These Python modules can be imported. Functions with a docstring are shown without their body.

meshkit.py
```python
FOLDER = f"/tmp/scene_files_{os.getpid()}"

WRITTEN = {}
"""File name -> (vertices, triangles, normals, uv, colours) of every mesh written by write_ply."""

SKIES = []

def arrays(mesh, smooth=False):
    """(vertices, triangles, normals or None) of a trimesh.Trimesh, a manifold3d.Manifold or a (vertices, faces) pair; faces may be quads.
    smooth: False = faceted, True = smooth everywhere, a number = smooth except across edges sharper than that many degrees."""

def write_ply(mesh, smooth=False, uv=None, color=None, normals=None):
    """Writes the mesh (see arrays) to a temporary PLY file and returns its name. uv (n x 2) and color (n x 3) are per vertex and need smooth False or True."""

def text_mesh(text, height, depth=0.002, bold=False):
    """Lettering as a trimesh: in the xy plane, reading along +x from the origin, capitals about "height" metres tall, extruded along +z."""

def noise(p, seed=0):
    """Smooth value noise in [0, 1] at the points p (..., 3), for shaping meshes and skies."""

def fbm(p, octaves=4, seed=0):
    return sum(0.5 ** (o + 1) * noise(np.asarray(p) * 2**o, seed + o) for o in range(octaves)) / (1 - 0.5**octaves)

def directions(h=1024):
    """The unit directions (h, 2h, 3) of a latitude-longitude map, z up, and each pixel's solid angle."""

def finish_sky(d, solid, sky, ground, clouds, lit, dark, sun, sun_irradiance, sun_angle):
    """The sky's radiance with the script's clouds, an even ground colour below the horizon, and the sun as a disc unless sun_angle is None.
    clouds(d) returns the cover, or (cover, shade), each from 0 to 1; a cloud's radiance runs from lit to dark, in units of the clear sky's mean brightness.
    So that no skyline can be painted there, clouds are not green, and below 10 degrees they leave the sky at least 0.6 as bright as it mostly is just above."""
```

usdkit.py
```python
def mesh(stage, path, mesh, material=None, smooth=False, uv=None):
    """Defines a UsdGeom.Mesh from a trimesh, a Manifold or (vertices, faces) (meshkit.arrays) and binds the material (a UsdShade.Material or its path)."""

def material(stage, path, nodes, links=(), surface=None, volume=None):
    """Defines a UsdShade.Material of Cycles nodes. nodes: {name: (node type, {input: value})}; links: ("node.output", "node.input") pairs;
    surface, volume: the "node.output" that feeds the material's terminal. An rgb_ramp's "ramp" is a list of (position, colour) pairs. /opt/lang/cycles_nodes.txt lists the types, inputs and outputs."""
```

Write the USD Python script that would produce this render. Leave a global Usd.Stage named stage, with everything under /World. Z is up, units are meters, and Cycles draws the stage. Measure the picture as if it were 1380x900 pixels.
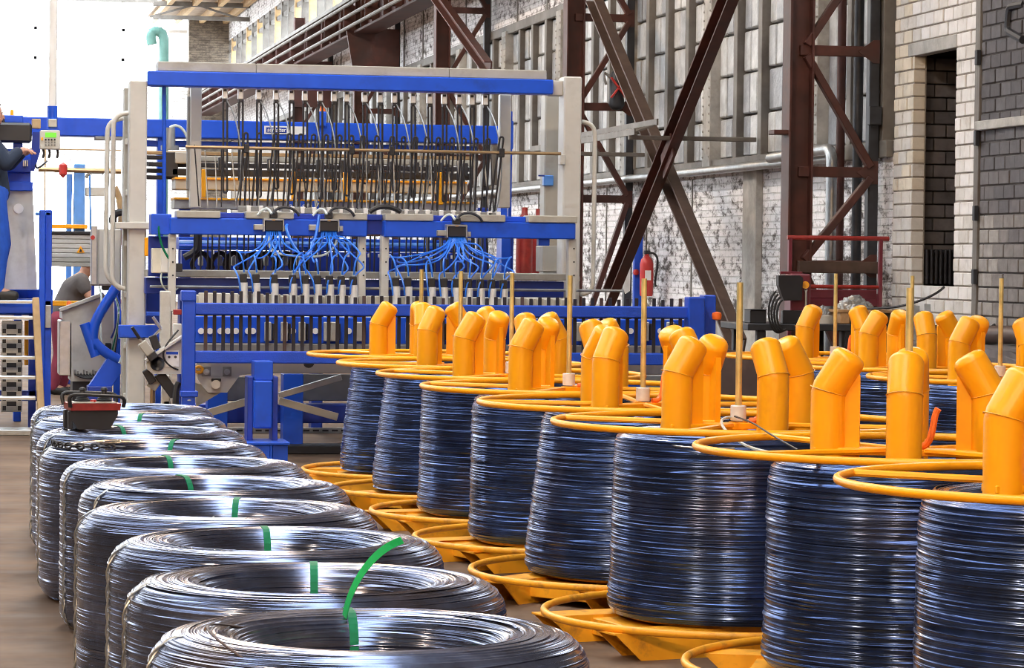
import math, random
import numpy as np, trimesh, manifold3d, usdkit, meshkit
from pxr import Usd, UsdGeom, UsdLux, UsdShade, Gf, Sdf
from scipy.spatial import ConvexHull

stage = Usd.Stage.CreateInMemory()
UsdGeom.SetStageUpAxis(stage, 'Z'); UsdGeom.SetStageMetersPerUnit(stage, 1.0)
UsdGeom.Xform.Define(stage, '/World'); UsdGeom.Scope.Define(stage, '/World/Looks')
rng = np.random.default_rng(7); random.seed(7)

# ---------------------------------------------------------------- camera, sky, lamps, exposure
F, CX, CY, HOR = 4000.0, 690.0, 450.0, 344.5
CAM = np.array([0, 0, 1.6]); YAW = math.radians(10.85); PITCH = math.atan((CY - HOR) / F); ROLL = 0.0115
EXPOSURE = 0.15
_f0 = np.array([math.sin(YAW), math.cos(YAW), 0]); _r0 = np.array([math.cos(YAW), -math.sin(YAW), 0]); _u0 = np.array([0, 0, 1.0])
FW = math.cos(PITCH) * _f0 - math.sin(PITCH) * _u0
_up = math.sin(PITCH) * _f0 + math.cos(PITCH) * _u0
RT = math.cos(ROLL) * _r0 + math.sin(ROLL) * _up
UP = math.cos(ROLL) * _up - math.sin(ROLL) * _r0
cam = UsdGeom.Camera.Define(stage, '/World/camera')
cam.CreateHorizontalApertureAttr(36.0); cam.CreateVerticalApertureAttr(36.0 * 900 / 1380)
cam.CreateFocalLengthAttr(36.0 * F / 1380); cam.CreateClippingRangeAttr((0.1, 2000)); cam.CreateExposureAttr(EXPOSURE)
cam.AddTransformOp().Set(Gf.Matrix4d(*RT, 0, *UP, 0, *(-FW), 0, *CAM, 1))

SKY = (0.90, 0.955, 1.0)
dome = UsdLux.DomeLight.Define(stage, '/World/sky'); dome.CreateIntensityAttr(2.6); dome.CreateColorAttr(Gf.Vec3f(*SKY))
WALLX, LEFTX, BACKY, ENDY = 8.85, -13.0, -9.0, 95.0
HALL_LAMPS = [(-7.0, 4.0, 6.4), (-2.5, -1.5, 6.4), (2.0, -5.0, 6.4), (2.0, 19.0, 8.2), (2.6, 34.0, 8.2), (3.0, 46.0, 8.2)]
LAMP_POWER = 1400.0

def ray(px, py): return FW + RT * (px - CX) / F + UP * (CY - py) / F
def at(px, py, Y=None, X=None, z=None):
    d = ray(px, py)
    t = (Y - CAM[1]) / d[1] if Y is not None else (X - CAM[0]) / d[0] if X is not None else (z - CAM[2]) / d[2]
    return CAM + t * d
def atZ(px, py, Z): return CAM + Z * ray(px, py)

# ---------------------------------------------------------------- mesh helpers
_s = np.array([[a, b, c] for a in (-1, 1) for b in (-1, 1) for c in (-1, 1)], float)
def _cpts(h, c):
    out = []
    for s in _s:
        for k in range(3):
            p = s * (h - c); p[k] = s[k] * h[k]; out.append(p)
    return np.array(out)
_t = _cpts(np.array([1, 1, 1.]), .2); _hull = ConvexHull(_t); CF = _hull.simplices.copy()
for i, q in enumerate(CF):
    n = np.cross(_t[q[1]] - _t[q[0]], _t[q[2]] - _t[q[0]])
    if n @ _hull.equations[i][:3] < 0: CF[i] = q[::-1]
_b = _s.copy(); _h2 = ConvexHull(_b); BF = _h2.simplices.copy()
for i, q in enumerate(BF):
    n = np.cross(_b[q[1]] - _b[q[0]], _b[q[2]] - _b[q[0]])
    if n @ _h2.equations[i][:3] < 0: BF[i] = q[::-1]

class MB:
    def __init__(s): s.v = []; s.f = []; s.n = 0
    def add(s, v, f):
        v = np.asarray(v, float); f = np.asarray(f, int)
        if f.shape[1] == 4: f = np.vstack([f[:, [0, 1, 2]], f[:, [0, 2, 3]]])
        s.v.append(v); s.f.append(f + s.n); s.n += len(v); return s
    def tm(s, m): return s.add(m.vertices, m.faces)
    def obox(s, c, ax, h, ch=None):
        h = np.abs(np.asarray(h, float)); ax = np.asarray(ax, float)
        if ch is None: ch = min(.006, .25 * h.min())
        if ch <= 0: return s.add(np.asarray(c) + (_s * h) @ ax, BF)
        return s.add(np.asarray(c) + _cpts(h, ch) @ ax, CF)
    def box(s, a, b, ch=None):
        a, b = np.minimum(a, b), np.maximum(a, b)
        return s.obox((a + b) / 2, np.eye(3), (b - a) / 2, ch)
    def bar(s, p, q, w, h, up=(0, 0, 1), ch=None):
        p, q = np.asarray(p, float), np.asarray(q, float); d = q - p; L = np.linalg.norm(d); d /= L
        x = np.cross(d, up); x /= np.linalg.norm(x); y = np.cross(x, d)
        return s.obox((p + q) / 2, np.array([x, d, y]), (w / 2, L / 2, h / 2), ch)
    def ibar(s, p, q, w, h, t=.012, up=(0, 0, 1)):
        "an I section: flanges of width w, h apart along up"
        p, q = np.asarray(p, float), np.asarray(q, float); d = q - p; d /= np.linalg.norm(d)
        x = np.cross(d, up); x /= np.linalg.norm(x); y = np.cross(x, d)
        for k in (-1, 1): s.bar(p + y * k * (h - t) / 2, q + y * k * (h - t) / 2, w, t, up, .002)
        return s.bar(p, q, t, h - 2 * t, up, 0)
    def tube(s, pts, r, n=8, cap=True, closed=False):
        p = np.asarray(pts, float); m = len(p)
        if closed: t = np.roll(p, -1, 0) - np.roll(p, 1, 0)
        else: t = np.gradient(p, axis=0)
        t /= np.linalg.norm(t, axis=1, keepdims=True) + 1e-12
        ref = np.array([0, 0, 1.]) if np.abs(t[0, 2]) < .9 else np.array([1., 0, 0])
        a = np.zeros_like(p); u = ref - t[0] * (ref @ t[0]); a[0] = u / np.linalg.norm(u)
        for i in range(1, m):
            u = a[i - 1] - t[i] * (a[i - 1] @ t[i]); a[i] = u / (np.linalg.norm(u) + 1e-12)
        b = np.cross(t, a); g = np.arange(n) * 2 * np.pi / n; rr = np.broadcast_to(r, (m,))
        v = (p[:, None] + rr[:, None, None] * (np.cos(g)[None, :, None] * a[:, None] + np.sin(g)[None, :, None] * b[:, None])).reshape(-1, 3)
        I, J = np.meshgrid(np.arange(m if closed else m - 1), np.arange(n), indexing='ij')
        q = np.stack([I * n + J, I * n + (J + 1) % n, ((I + 1) % m) * n + (J + 1) % n, ((I + 1) % m) * n + J], -1).reshape(-1, 4)
        f = np.vstack([q[:, [0, 1, 2]], q[:, [0, 2, 3]]])
        if cap and not closed:
            k = np.arange(1, n - 1); z = np.zeros_like(k)
            f = np.vstack([f, np.stack([z, k + 1, k], 1), np.stack([z, k, k + 1], 1) + (m - 1) * n])
        return s.add(v, f)
    def cyl(s, p, q, r, n=14): return s.tube([p, q], r, n)
    def lathe(s, prof, n=24, c=(0, 0, 0), arc=None, closed=False):
        prof = np.asarray(prof, float); m = len(prof); g = np.arange(n) * 2 * np.pi / n
        v = np.stack([prof[:, 0][:, None] * np.cos(g), prof[:, 0][:, None] * np.sin(g), np.broadcast_to(prof[:, 1][:, None], (m, n))], -1).reshape(-1, 3) + np.asarray(c)
        I, J = np.meshgrid(np.arange(m if closed else m - 1), np.arange(n), indexing='ij')
        q = np.stack([I * n + J, I * n + (J + 1) % n, ((I + 1) % m) * n + (J + 1) % n, ((I + 1) % m) * n + J], -1).reshape(-1, 4)
        return s.add(v, q)
    def prism(s, poly, a, b, plane='xz'):
        m = trimesh.creation.extrude_polygon(__import__('shapely').Polygon(poly), b - a, engine='earcut')
        v = m.vertices.copy(); f = m.faces
        if plane == 'xz': v = np.stack([v[:, 0], v[:, 2] + a, v[:, 1]], 1); f = f[:, ::-1]
        elif plane == 'yz': v = np.stack([v[:, 2] + a, v[:, 0], v[:, 1]], 1)
        else: v = v + [0, 0, a]
        return s.add(v, f)
    def get(s): return np.vstack(s.v), np.vstack(s.f)

def spline(pts, n=12):
    from scipy.interpolate import CubicSpline
    p = np.asarray(pts, float); d = np.r_[0, np.cumsum(np.linalg.norm(np.diff(p, axis=0), axis=1))]
    return CubicSpline(d, p)(np.linspace(0, d[-1], n))
def fillet(pts, r=.06, k=5):
    p = [np.asarray(x, float) for x in pts]; out = [p[0]]
    for i in range(1, len(p) - 1):
        a = p[i] + (p[i - 1] - p[i]) / np.linalg.norm(p[i - 1] - p[i]) * r; b = p[i] + (p[i + 1] - p[i]) / np.linalg.norm(p[i + 1] - p[i]) * r
        for t in np.linspace(0, 1, k): out.append((1 - t) ** 2 * a + 2 * t * (1 - t) * p[i] + t * t * b)
    return np.array(out + [p[-1]])

used = {}
def path_for(parent, name):
    k = (parent, name); n = used.get(k, 0); used[k] = n + 1
    return f'{parent}/{name}' + (f'_{n:03d}' if n else '')
def tag(prim, label=None, cat=None, group=None, kind=None):
    for k, v in (('label', label), ('category', cat), ('group', group), ('kind', kind)):
        if v: prim.SetCustomDataByKey(k, v)
    return prim
def thing(name, label, cat, group=None, loc=None, rz=0, kind=None):
    p = path_for('/World', name); x = UsdGeom.Xform.Define(stage, p)
    if loc is not None: x.AddTranslateOp().Set(Gf.Vec3d(*map(float, loc))); x.AddRotateZOp().Set(float(rz))
    tag(x.GetPrim(), label, cat, group, kind); return p
def part(parent, name, mb, mat, label=None, smooth=False, kind=None):
    p = path_for(parent, name)
    m = usdkit.mesh(stage, p, mb.get() if isinstance(mb, MB) else mb, M[mat], smooth=smooth)
    tag(m.GetPrim(), label, None, None, kind); return p
def single(name, mb, mat, label, cat, group=None, smooth=False, kind=None):
    p = path_for('/World', name)
    m = usdkit.mesh(stage, p, mb.get() if isinstance(mb, MB) else mb, M[mat], smooth=smooth)
    tag(m.GetPrim(), label, cat, group, kind); return p
def struct(name, mb, mat, label, smooth=False):
    p = path_for('/World', name)
    m = usdkit.mesh(stage, p, mb.get() if isinstance(mb, MB) else mb, M[mat], smooth=smooth)
    tag(m.GetPrim(), label, None, None, 'structure'); return p
def dup(src, loc, rz, label, group=None):
    name = __import__('re').sub(r'_\d{3}$', '', src.rsplit('/', 1)[1])
    p = path_for('/World', name); x = UsdGeom.Xform.Define(stage, p)
    x.AddTranslateOp().Set(Gf.Vec3d(*map(float, loc))); x.AddRotateZOp().Set(float(rz))
    # the reference brings its own ops of the same names; the values above win
    pr = x.GetPrim(); pr.GetReferences().AddInternalReference(src); pr.SetInstanceable(True)
    tag(pr, label, None, group); return p
def PB(x0, y0, x1, y1, Y, D, mb=None, ch=None):
    "a box whose front face at depth Y covers these pixels; heights are read at the left end, so long beams stay level"
    a, b = at(x0, y0, Y), at(x0, y1, Y); m = (y0 + y1) / 2
    X0, X1 = at(x0, m, Y)[0], at(x1, m, Y)[0]
    mb = mb or MB(); return mb.box((X0, Y, b[2]), (X1, Y + D, a[2]), ch)
def pz(x, y, Y): return at(x, y, Y)[2]
def px_(x, y, Y): return at(x, y, Y)[0]

# ---------------------------------------------------------------- materials
M = {}
def mat(name, col, rough=.5, metal=0., var=.12, scale=6., dirt=None, dirt_at=.62, dirt_soft=.12, bump=0., bscale=40., coat=0., dist=.004, dscale=None, spec=.5):
    n = {'g': ('geometry', {}), 'tc': ('texture_coordinate', {}), 'n1': ('noise_texture', {'scale': scale, 'detail': 5., 'roughness': .6}),
         'mr': ('map_range', {'value': 0., 'from_min': .3, 'from_max': .7, 'to_min': 1 - var, 'to_max': 1 + var}),
         'mul': ('mix', {'mix_type': 'multiply', 'fac': 1., 'color1': col}),
         'p': ('principled_bsdf', {'roughness': rough, 'metallic': metal, 'coat_weight': coat, 'specular_ior_level': spec})}
    l = [('g.position', 'n1.vector'), ('n1.fac', 'mr.value'), ('mr.result', 'mul.color2')]
    out = 'mul.color'
    if dirt:
        n['n2'] = ('noise_texture', {'scale': dscale or scale * .45, 'detail': 7., 'roughness': .65})
        n['r2'] = ('map_range', {'from_min': dirt_at - dirt_soft, 'from_max': dirt_at + dirt_soft, 'to_min': 0., 'to_max': 1., 'clamp': True})
        n['mx'] = ('mix', {'mix_type': 'mix', 'color2': dirt})
        l += [('g.position', 'n2.vector'), ('n2.fac', 'r2.value'), ('r2.result', 'mx.fac'), (out, 'mx.color1')]; out = 'mx.color'
    l.append((out, 'p.base_color'))
    if bump:
        n['n3'] = ('noise_texture', {'scale': bscale, 'detail': 4.}); n['b'] = ('bump', {'strength': bump, 'distance': dist})
        l += [('g.position', 'n3.vector'), ('n3.fac', 'b.height'), ('b.normal', 'p.normal')]
    M[name] = usdkit.material(stage, f'/World/Looks/{name}', n, l, surface='p.BSDF')
def emit(name, col, s):
    M[name] = usdkit.material(stage, f'/World/Looks/{name}', {'e': ('emission', {'color': col, 'strength': s})}, [], surface='e.emission')

mat('blue', (.010, .085, .62), .38, var=.08, dirt=(.012, .05, .30), dirt_at=.68, spec=.4)
mat('blue_hammer', (.008, .07, .56), .35, var=.1, bump=.5, bscale=90, dist=.004)
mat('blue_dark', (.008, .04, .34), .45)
mat('blue_pale', (.10, .30, .78), .4)
mat('yellow', (1.0, .41, .005), .36, var=.05, scale=3, dirt=(.62, .22, .01), dirt_at=.72, spec=.45)
mat('yellow_worn', (.85, .38, .016), .45, var=.1, scale=5, dirt=(.30, .14, .03), dirt_at=.64, dscale=9)
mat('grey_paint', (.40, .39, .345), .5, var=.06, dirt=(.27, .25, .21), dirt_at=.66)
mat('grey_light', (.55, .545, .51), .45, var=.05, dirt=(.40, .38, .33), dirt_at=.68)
mat('grey_dark', (.23, .23, .22), .5)
mat('alu', (.62, .63, .63), .35, .9, var=.1, scale=14)
mat('silver', (.74, .76, .76), .32, .2, var=.1, scale=14)
mat('zinc', (.42, .44, .45), .4, .8, var=.18, scale=9)
mat('zinc_yellow', (.78, .64, .27), .36, .6, var=.3, scale=7)
mat('brass_rod', (.42, .30, .17), .4, .8)
mat('black', (.018, .018, .022), .45, var=.2)
mat('black_steel', (.022, .022, .028), .42, .2, var=.25, scale=12)
mat('rubber', (.012, .012, .014), .55)
mat('rust', (.070, .019, .0135), .6, var=.35, scale=4, dirt=(.045, .022, .020), dirt_at=.58, bump=.3, bscale=30)
mat('rust_grey', (.085, .054, .041), .55, .2, var=.3, scale=5, dirt=(.06, .035, .03), dirt_at=.55)
mat('dark_steel', (.035, .038, .046), .5, .4, var=.3, scale=5)
mat('mullion', (.17, .16, .145), .6, var=.25, scale=3, dirt=(.10, .085, .075), dirt_at=.56)
mat('concrete', (.42, .41, .385), .8, var=.2, scale=5, dirt=(.22, .21, .19), dirt_at=.6, bump=.5, bscale=22, dist=.01)
mat('block_panel', (.47, .48, .485), .42, var=.2, scale=6, dirt=(.30, .31, .32), dirt_at=.58, bump=.6, bscale=24, dist=.012)
mat('block_panel_b', (.36, .37, .39), .42, var=.2, scale=6, dirt=(.22, .23, .25), dirt_at=.55, bump=.6, bscale=24, dist=.012)
mat('block_panel_c', (.58, .59, .59), .42, var=.2, scale=6, dirt=(.36, .36, .36), dirt_at=.60, bump=.6, bscale=24, dist=.012)
for i, c in enumerate([(.70, .68, .66), (.76, .74, .73), (.62, .60, .57), (.66, .60, .50)]):
    mat(f'white_block_{"abcd"[i]}', c, .75, var=.08, scale=9, dirt=(.36, .32, .27), dirt_at=.68, bump=.25, bscale=60)
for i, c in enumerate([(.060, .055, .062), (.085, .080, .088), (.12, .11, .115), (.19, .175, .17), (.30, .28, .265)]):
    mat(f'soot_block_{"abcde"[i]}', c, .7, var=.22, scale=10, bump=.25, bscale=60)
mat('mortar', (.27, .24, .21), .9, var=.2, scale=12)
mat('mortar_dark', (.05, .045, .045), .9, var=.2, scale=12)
mat('wood', (.42, .25, .12), .6, var=.3, scale=9)
mat('timber', (.50, .34, .17), .65, var=.2, scale=6)
mat('brick_brown', (.16, .12, .09), .8, var=.2)
mat('roof_board', (.30, .23, .17), .8, var=.2)
mat('red', (.50, .035, .03), .35)
mat('maroon', (.16, .02, .035), .45, var=.15)
mat('red_dark', (.30, .028, .022), .35, var=.2, scale=20)
mat('orange', (.95, .18, .02), .45)
mat('pale_teal', (.22, .50, .46), .4)
mat('green_strap', (.010, .17, .085), .6, spec=.1)
mat('green_bright', (.02, .55, .17), .35)
mat('hose_blue', (.02, .17, .75), .35)
mat('hose_clear', (.55, .62, .60), .3)
mat('white', (.80, .80, .78), .5, var=.04)
mat('paper', (.75, .72, .62), .7)
mat('skin', (.46, .24, .16), .5, var=.05)
mat('cloth_blue', (.012, .085, .50), .8, var=.15, scale=9, bump=.4, bscale=35, dist=.01)
mat('cloth_navy', (.018, .03, .06), .85, var=.2)
mat('cloth_maroon', (.20, .025, .05), .85, var=.2)
mat('cloth_grey', (.10, .09, .09), .85, var=.2)
mat('hair', (.05, .03, .02), .6)
mat('dull_leather', (.02, .018, .016), .55)
mat('plastic_sheet', (.72, .72, .72), .25)
mat('ground_bright', (.75, .74, .70), .9)
emit('lcd', (.30, .95, .10), .9)
emit('lamp_glow', (1.0, .72, .38), 40.)
# bright drawn wire on the loose coils, darker blued wire on the carriers
def wire(name, col, rough, rust, met=1.):
    n = {'g': ('geometry', {}), 'n1': ('noise_texture', {'scale': 5., 'detail': 5.}), 'r': ('map_range', {'from_min': .35, 'from_max': .65, 'to_min': .7, 'to_max': 1.2}),
         'mul': ('mix', {'mix_type': 'multiply', 'fac': 1., 'color1': col}), 'n2': ('noise_texture', {'scale': 2.2, 'detail': 6.}),
         'r2': ('map_range', {'from_min': .56, 'from_max': .74, 'to_min': 0., 'to_max': .55, 'clamp': True}), 'mx': ('mix', {'mix_type': 'mix', 'color2': rust}),
         'r3': ('map_range', {'from_min': .3, 'from_max': .7, 'to_min': rough - .05, 'to_max': rough + .07}), 'p': ('principled_bsdf', {'metallic': met})}
    l = [('g.position', 'n1.vector'), ('g.position', 'n2.vector'), ('n1.fac', 'r.value'), ('r.result', 'mul.color2'), ('n2.fac', 'r2.value'), ('r2.result', 'mx.fac'), ('mul.color', 'mx.color1'), ('mx.color', 'p.base_color'), ('n1.fac', 'r3.value'), ('r3.result', 'p.roughness')]
    M[name] = usdkit.material(stage, f'/World/Looks/{name}', n, l, surface='p.BSDF')
wire('wire_bright', (.14, .175, .29), .19, (.24, .18, .14), .88)
wire('wire_dark', (.050, .085, .21), .19, (.10, .08, .09), .8)
# rough white-painted brickwork, too fine at this distance to pick the bricks apart
def rough_brick(name, white, dark, cover, bl=.25, rh=.077):
    n = {'tc': ('geometry', {}), 'sx': ('separate_xyz', {}), 'ad': ('math', {'math_type': 'add'}), 'cx': ('combine_xyz', {}),
         'br': ('brick_texture', {'color1': (1, 1, 1), 'color2': (.86, .86, .86), 'mortar': (.45, .45, .45), 'scale': 1., 'mortar_size': .009, 'mortar_smooth': .4, 'brick_width': bl, 'row_height': rh}),
         'mp': ('mapping', {'scale': (1., 1., 2.2)}), 'n1': ('noise_texture', {'scale': 5., 'detail': 8., 'roughness': .74}), 'n2': ('noise_texture', {'scale': .55, 'detail': 4.}),
         'sum': ('math', {'math_type': 'multiply_add', 'value2': .45}), 'r': ('map_range', {'from_min': cover - .06, 'from_max': cover + .06, 'to_min': 0., 'to_max': 1., 'clamp': True}),
         'mx': ('mix', {'mix_type': 'mix', 'color1': white, 'color2': dark}), 'mu': ('mix', {'mix_type': 'multiply', 'fac': .45}),
         'iv': ('math', {'math_type': 'subtract', 'value1': 1.}), 'hm': ('math', {'math_type': 'multiply_add', 'value2': .6}), 'b': ('bump', {'strength': .9, 'distance': .03}), 'p': ('principled_bsdf', {'roughness': .75})}
    l = [('tc.position', 'sx.vector'), ('sx.x', 'ad.value1'), ('sx.y', 'ad.value2'), ('ad.value', 'cx.x'), ('sx.z', 'cx.y'), ('cx.vector', 'br.vector'), ('tc.position', 'mp.vector'), ('mp.vector', 'n1.vector'), ('tc.position', 'n2.vector'),
         ('n2.fac', 'sum.value1'), ('n1.fac', 'sum.value3'), ('sum.value', 'r.value'), ('r.result', 'mx.fac'), ('mx.color', 'mu.color1'), ('br.color', 'mu.color2'), ('mu.color', 'p.base_color'),
         ('n1.fac', 'hm.value1'), ('br.fac', 'iv.value2'), ('iv.value', 'hm.value3'), ('hm.value', 'b.height'), ('b.normal', 'p.normal')]
    M[name] = usdkit.material(stage, f'/World/Looks/{name}', n, l, surface='p.BSDF')
rough_brick('white_brick', (.88, .87, .89), (.09, .075, .07), .775)
rough_brick('white_brick_clean', (.84, .83, .82), (.40, .36, .32), .86)
rough_brick('dark_brick', (.20, .16, .12), (.10, .08, .06), .75)
# trodden concrete floor
n = {'g': ('geometry', {}), 'n1': ('noise_texture', {'scale': .9, 'detail': 8., 'roughness': .62}), 'rp': ('rgb_ramp', {'ramp': [(0, (.050, .028, .017)), (.42, (.095, .058, .036)), (.6, (.16, .105, .070)), (1, (.25, .18, .13))]}),
     'mp': ('mapping', {'scale': (.25, 3., 1.)}), 'n2': ('noise_texture', {'scale': 2.2, 'detail': 6.}), 'mu': ('mix', {'mix_type': 'overlay', 'fac': .5}),
     'r3': ('map_range', {'from_min': .3, 'from_max': .7, 'to_min': .60, 'to_max': .85}), 'b': ('bump', {'strength': .15, 'distance': .01}), 'p': ('principled_bsdf', {'specular_ior_level': .18})}
M['floor'] = usdkit.material(stage, '/World/Looks/floor', n, [('g.position', 'n1.vector'), ('n1.fac', 'rp.fac'), ('g.position', 'mp.vector'), ('mp.vector', 'n2.vector'), ('rp.color', 'mu.color1'), ('n2.fac', 'mu.color2'), ('mu.color', 'p.base_color'), ('n2.fac', 'r3.value'), ('r3.result', 'p.roughness'), ('n2.fac', 'b.height'), ('b.normal', 'p.normal')], surface='p.BSDF')

# ================================================================ THE HALL
struct('floor', MB().box((LEFTX, BACKY, -.2), (WALLX + .4, ENDY + .5, 0), 0), 'floor', 'worn brown concrete factory floor')
struct('ground', MB().box((-60, ENDY + .5, -.3), (60, 190, -.05), 0), 'ground_bright', 'sunlit pale yard outside the far end of the hall')
# right wall, far to near: rough white brick below, glass-block panels between mullions, white brick above, clerestory
WY0, WY1 = 27.05, ENDY
SILL, HEAD, CLER0, CLER1, ROOFZ = 2.74, 5.12, 6.55, 8.3, 8.8
wl = struct('wall_right', MB().box((WALLX, WY0, 0), (WALLX + .3, WY1, SILL), 0), 'white_brick', 'right hall wall, rough white-painted brick below the glazed strip')
part(wl, 'brick_wall', MB().box((WALLX, WY0, HEAD), (WALLX + .3, WY1, CLER0), 0), 'white_brick', 'white rough brick band above the glass blocks')
part(wl, 'brick_wall', MB().box((WALLX, WY0, CLER1), (WALLX + .3, WY1, ROOFZ + 1), 0), 'white_brick')
part(wl, 'backing', MB().box((WALLX + .14, WY0, SILL), (WALLX + .3, WY1, HEAD), 0), 'mortar', 'grey mortar seen in the joints of the glass blocks')
for a, b in ((SILL - .16, SILL), (HEAD, HEAD + .14)):
    part(wl, 'sill_beam', MB().box((WALLX - .07, WY0, a), (WALLX + .1, WY1, b)), 'mullion')
part(wl, 'base', MB().box((WALLX - .04, WY0, 0), (WALLX, WY1, .95)), 'concrete', 'dark stained concrete foot of the wall')
y, bay = WY0 + .15, 0
riv = MB()
block_far = MB()
while y < 74:
    stan = bay % 4 == 2
    w = .34 if stan else .15
    m = MB().box((WALLX - (.10 if stan else .06), y, SILL - .1), (WALLX + .1, y + w, HEAD + .05))
    if stan:
        for k in range(24):
            for yy in (y + .035, y + w - .035):
                c = np.array([WALLX - .10, yy, SILL + .04 + k * .1]); m.lathe([(0.0, .016), (.012, .012), (.017, 0)], 6, (0, 0, 0)); v = m.v[-1]
                m.v[-1] = np.stack([-v[:, 2], v[:, 0], v[:, 1]], 1) + c
    part(wl, 'riveted_stanchion' if stan else 'mullion', m, 'mullion' if not stan else 'concrete', smooth=False)
    y += w; bw = .88
    for r in range(5):
        for k in range(3):
            z0 = SILL + r * (HEAD - SILL) / 5; y0 = y + k * bw / 3
            j = rng.uniform(-.008, .012); a = (WALLX + .02 + j, y0 + .012, z0 + .014); b = (WALLX + .15, y0 + bw / 3 - .012, z0 + (HEAD - SILL) / 5 - .014)
            if y < 44: part(wl, 'glass_block', MB().box(a, b, .014), ['block_panel', 'block_panel_b', 'block_panel_c'][rng.integers(3)])
            else: block_far.box(a, b, .014)
    y += bw; bay += 1
part(wl, 'glass_block_band', block_far, 'block_panel', 'far glass blocks, too small to pick apart', kind='stuff')
for yy in (31.6, 41., 50., 59.5):     # concrete strips in the lower wall and narrow seams in the upper band
    part(wl, 'pilaster', MB().box((WALLX - .08, yy, .9), (WALLX, yy + .55, SILL - .16)), 'concrete')
for yy in np.arange(34.2, 70, 2.35):
    part(wl, 'seam_strip', MB().box((WALLX - .015, yy, HEAD + .14), (WALLX, yy + .07, CLER0)), 'mullion')
    part(wl, 'seam_strip', MB().box((WALLX - .012, yy + .5, 1.0), (WALLX, yy + .54, SILL - .2)), 'mullion')
# clerestory: posts and rails, open to the sky behind pale panes
cl = thing('window_1', None, None, kind='structure')
cy = 45.
while cy < 94.6:
    part(cl, 'window_post', MB().box((WALLX - .04, cy, CLER0), (WALLX + .2, cy + .22, CLER1)), 'mullion' if int(cy * 7) % 3 else 'timber'); cy += 1.55
part(cl, 'window_rail', MB().box((WALLX - .05, 44., CLER0 - .12), (WALLX + .25, WY1, CLER0 + .12)), 'mullion')
for zz in (7.9, CLER1 - .1): part(cl, 'window_rail', MB().box((WALLX, 44., zz), (WALLX + .2, WY1, zz + .12)), 'mullion')
part(wl, 'brick_wall', MB().box((WALLX, WY0, CLER0), (WALLX + .3, 44., CLER1), 0), 'white_brick')
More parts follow.
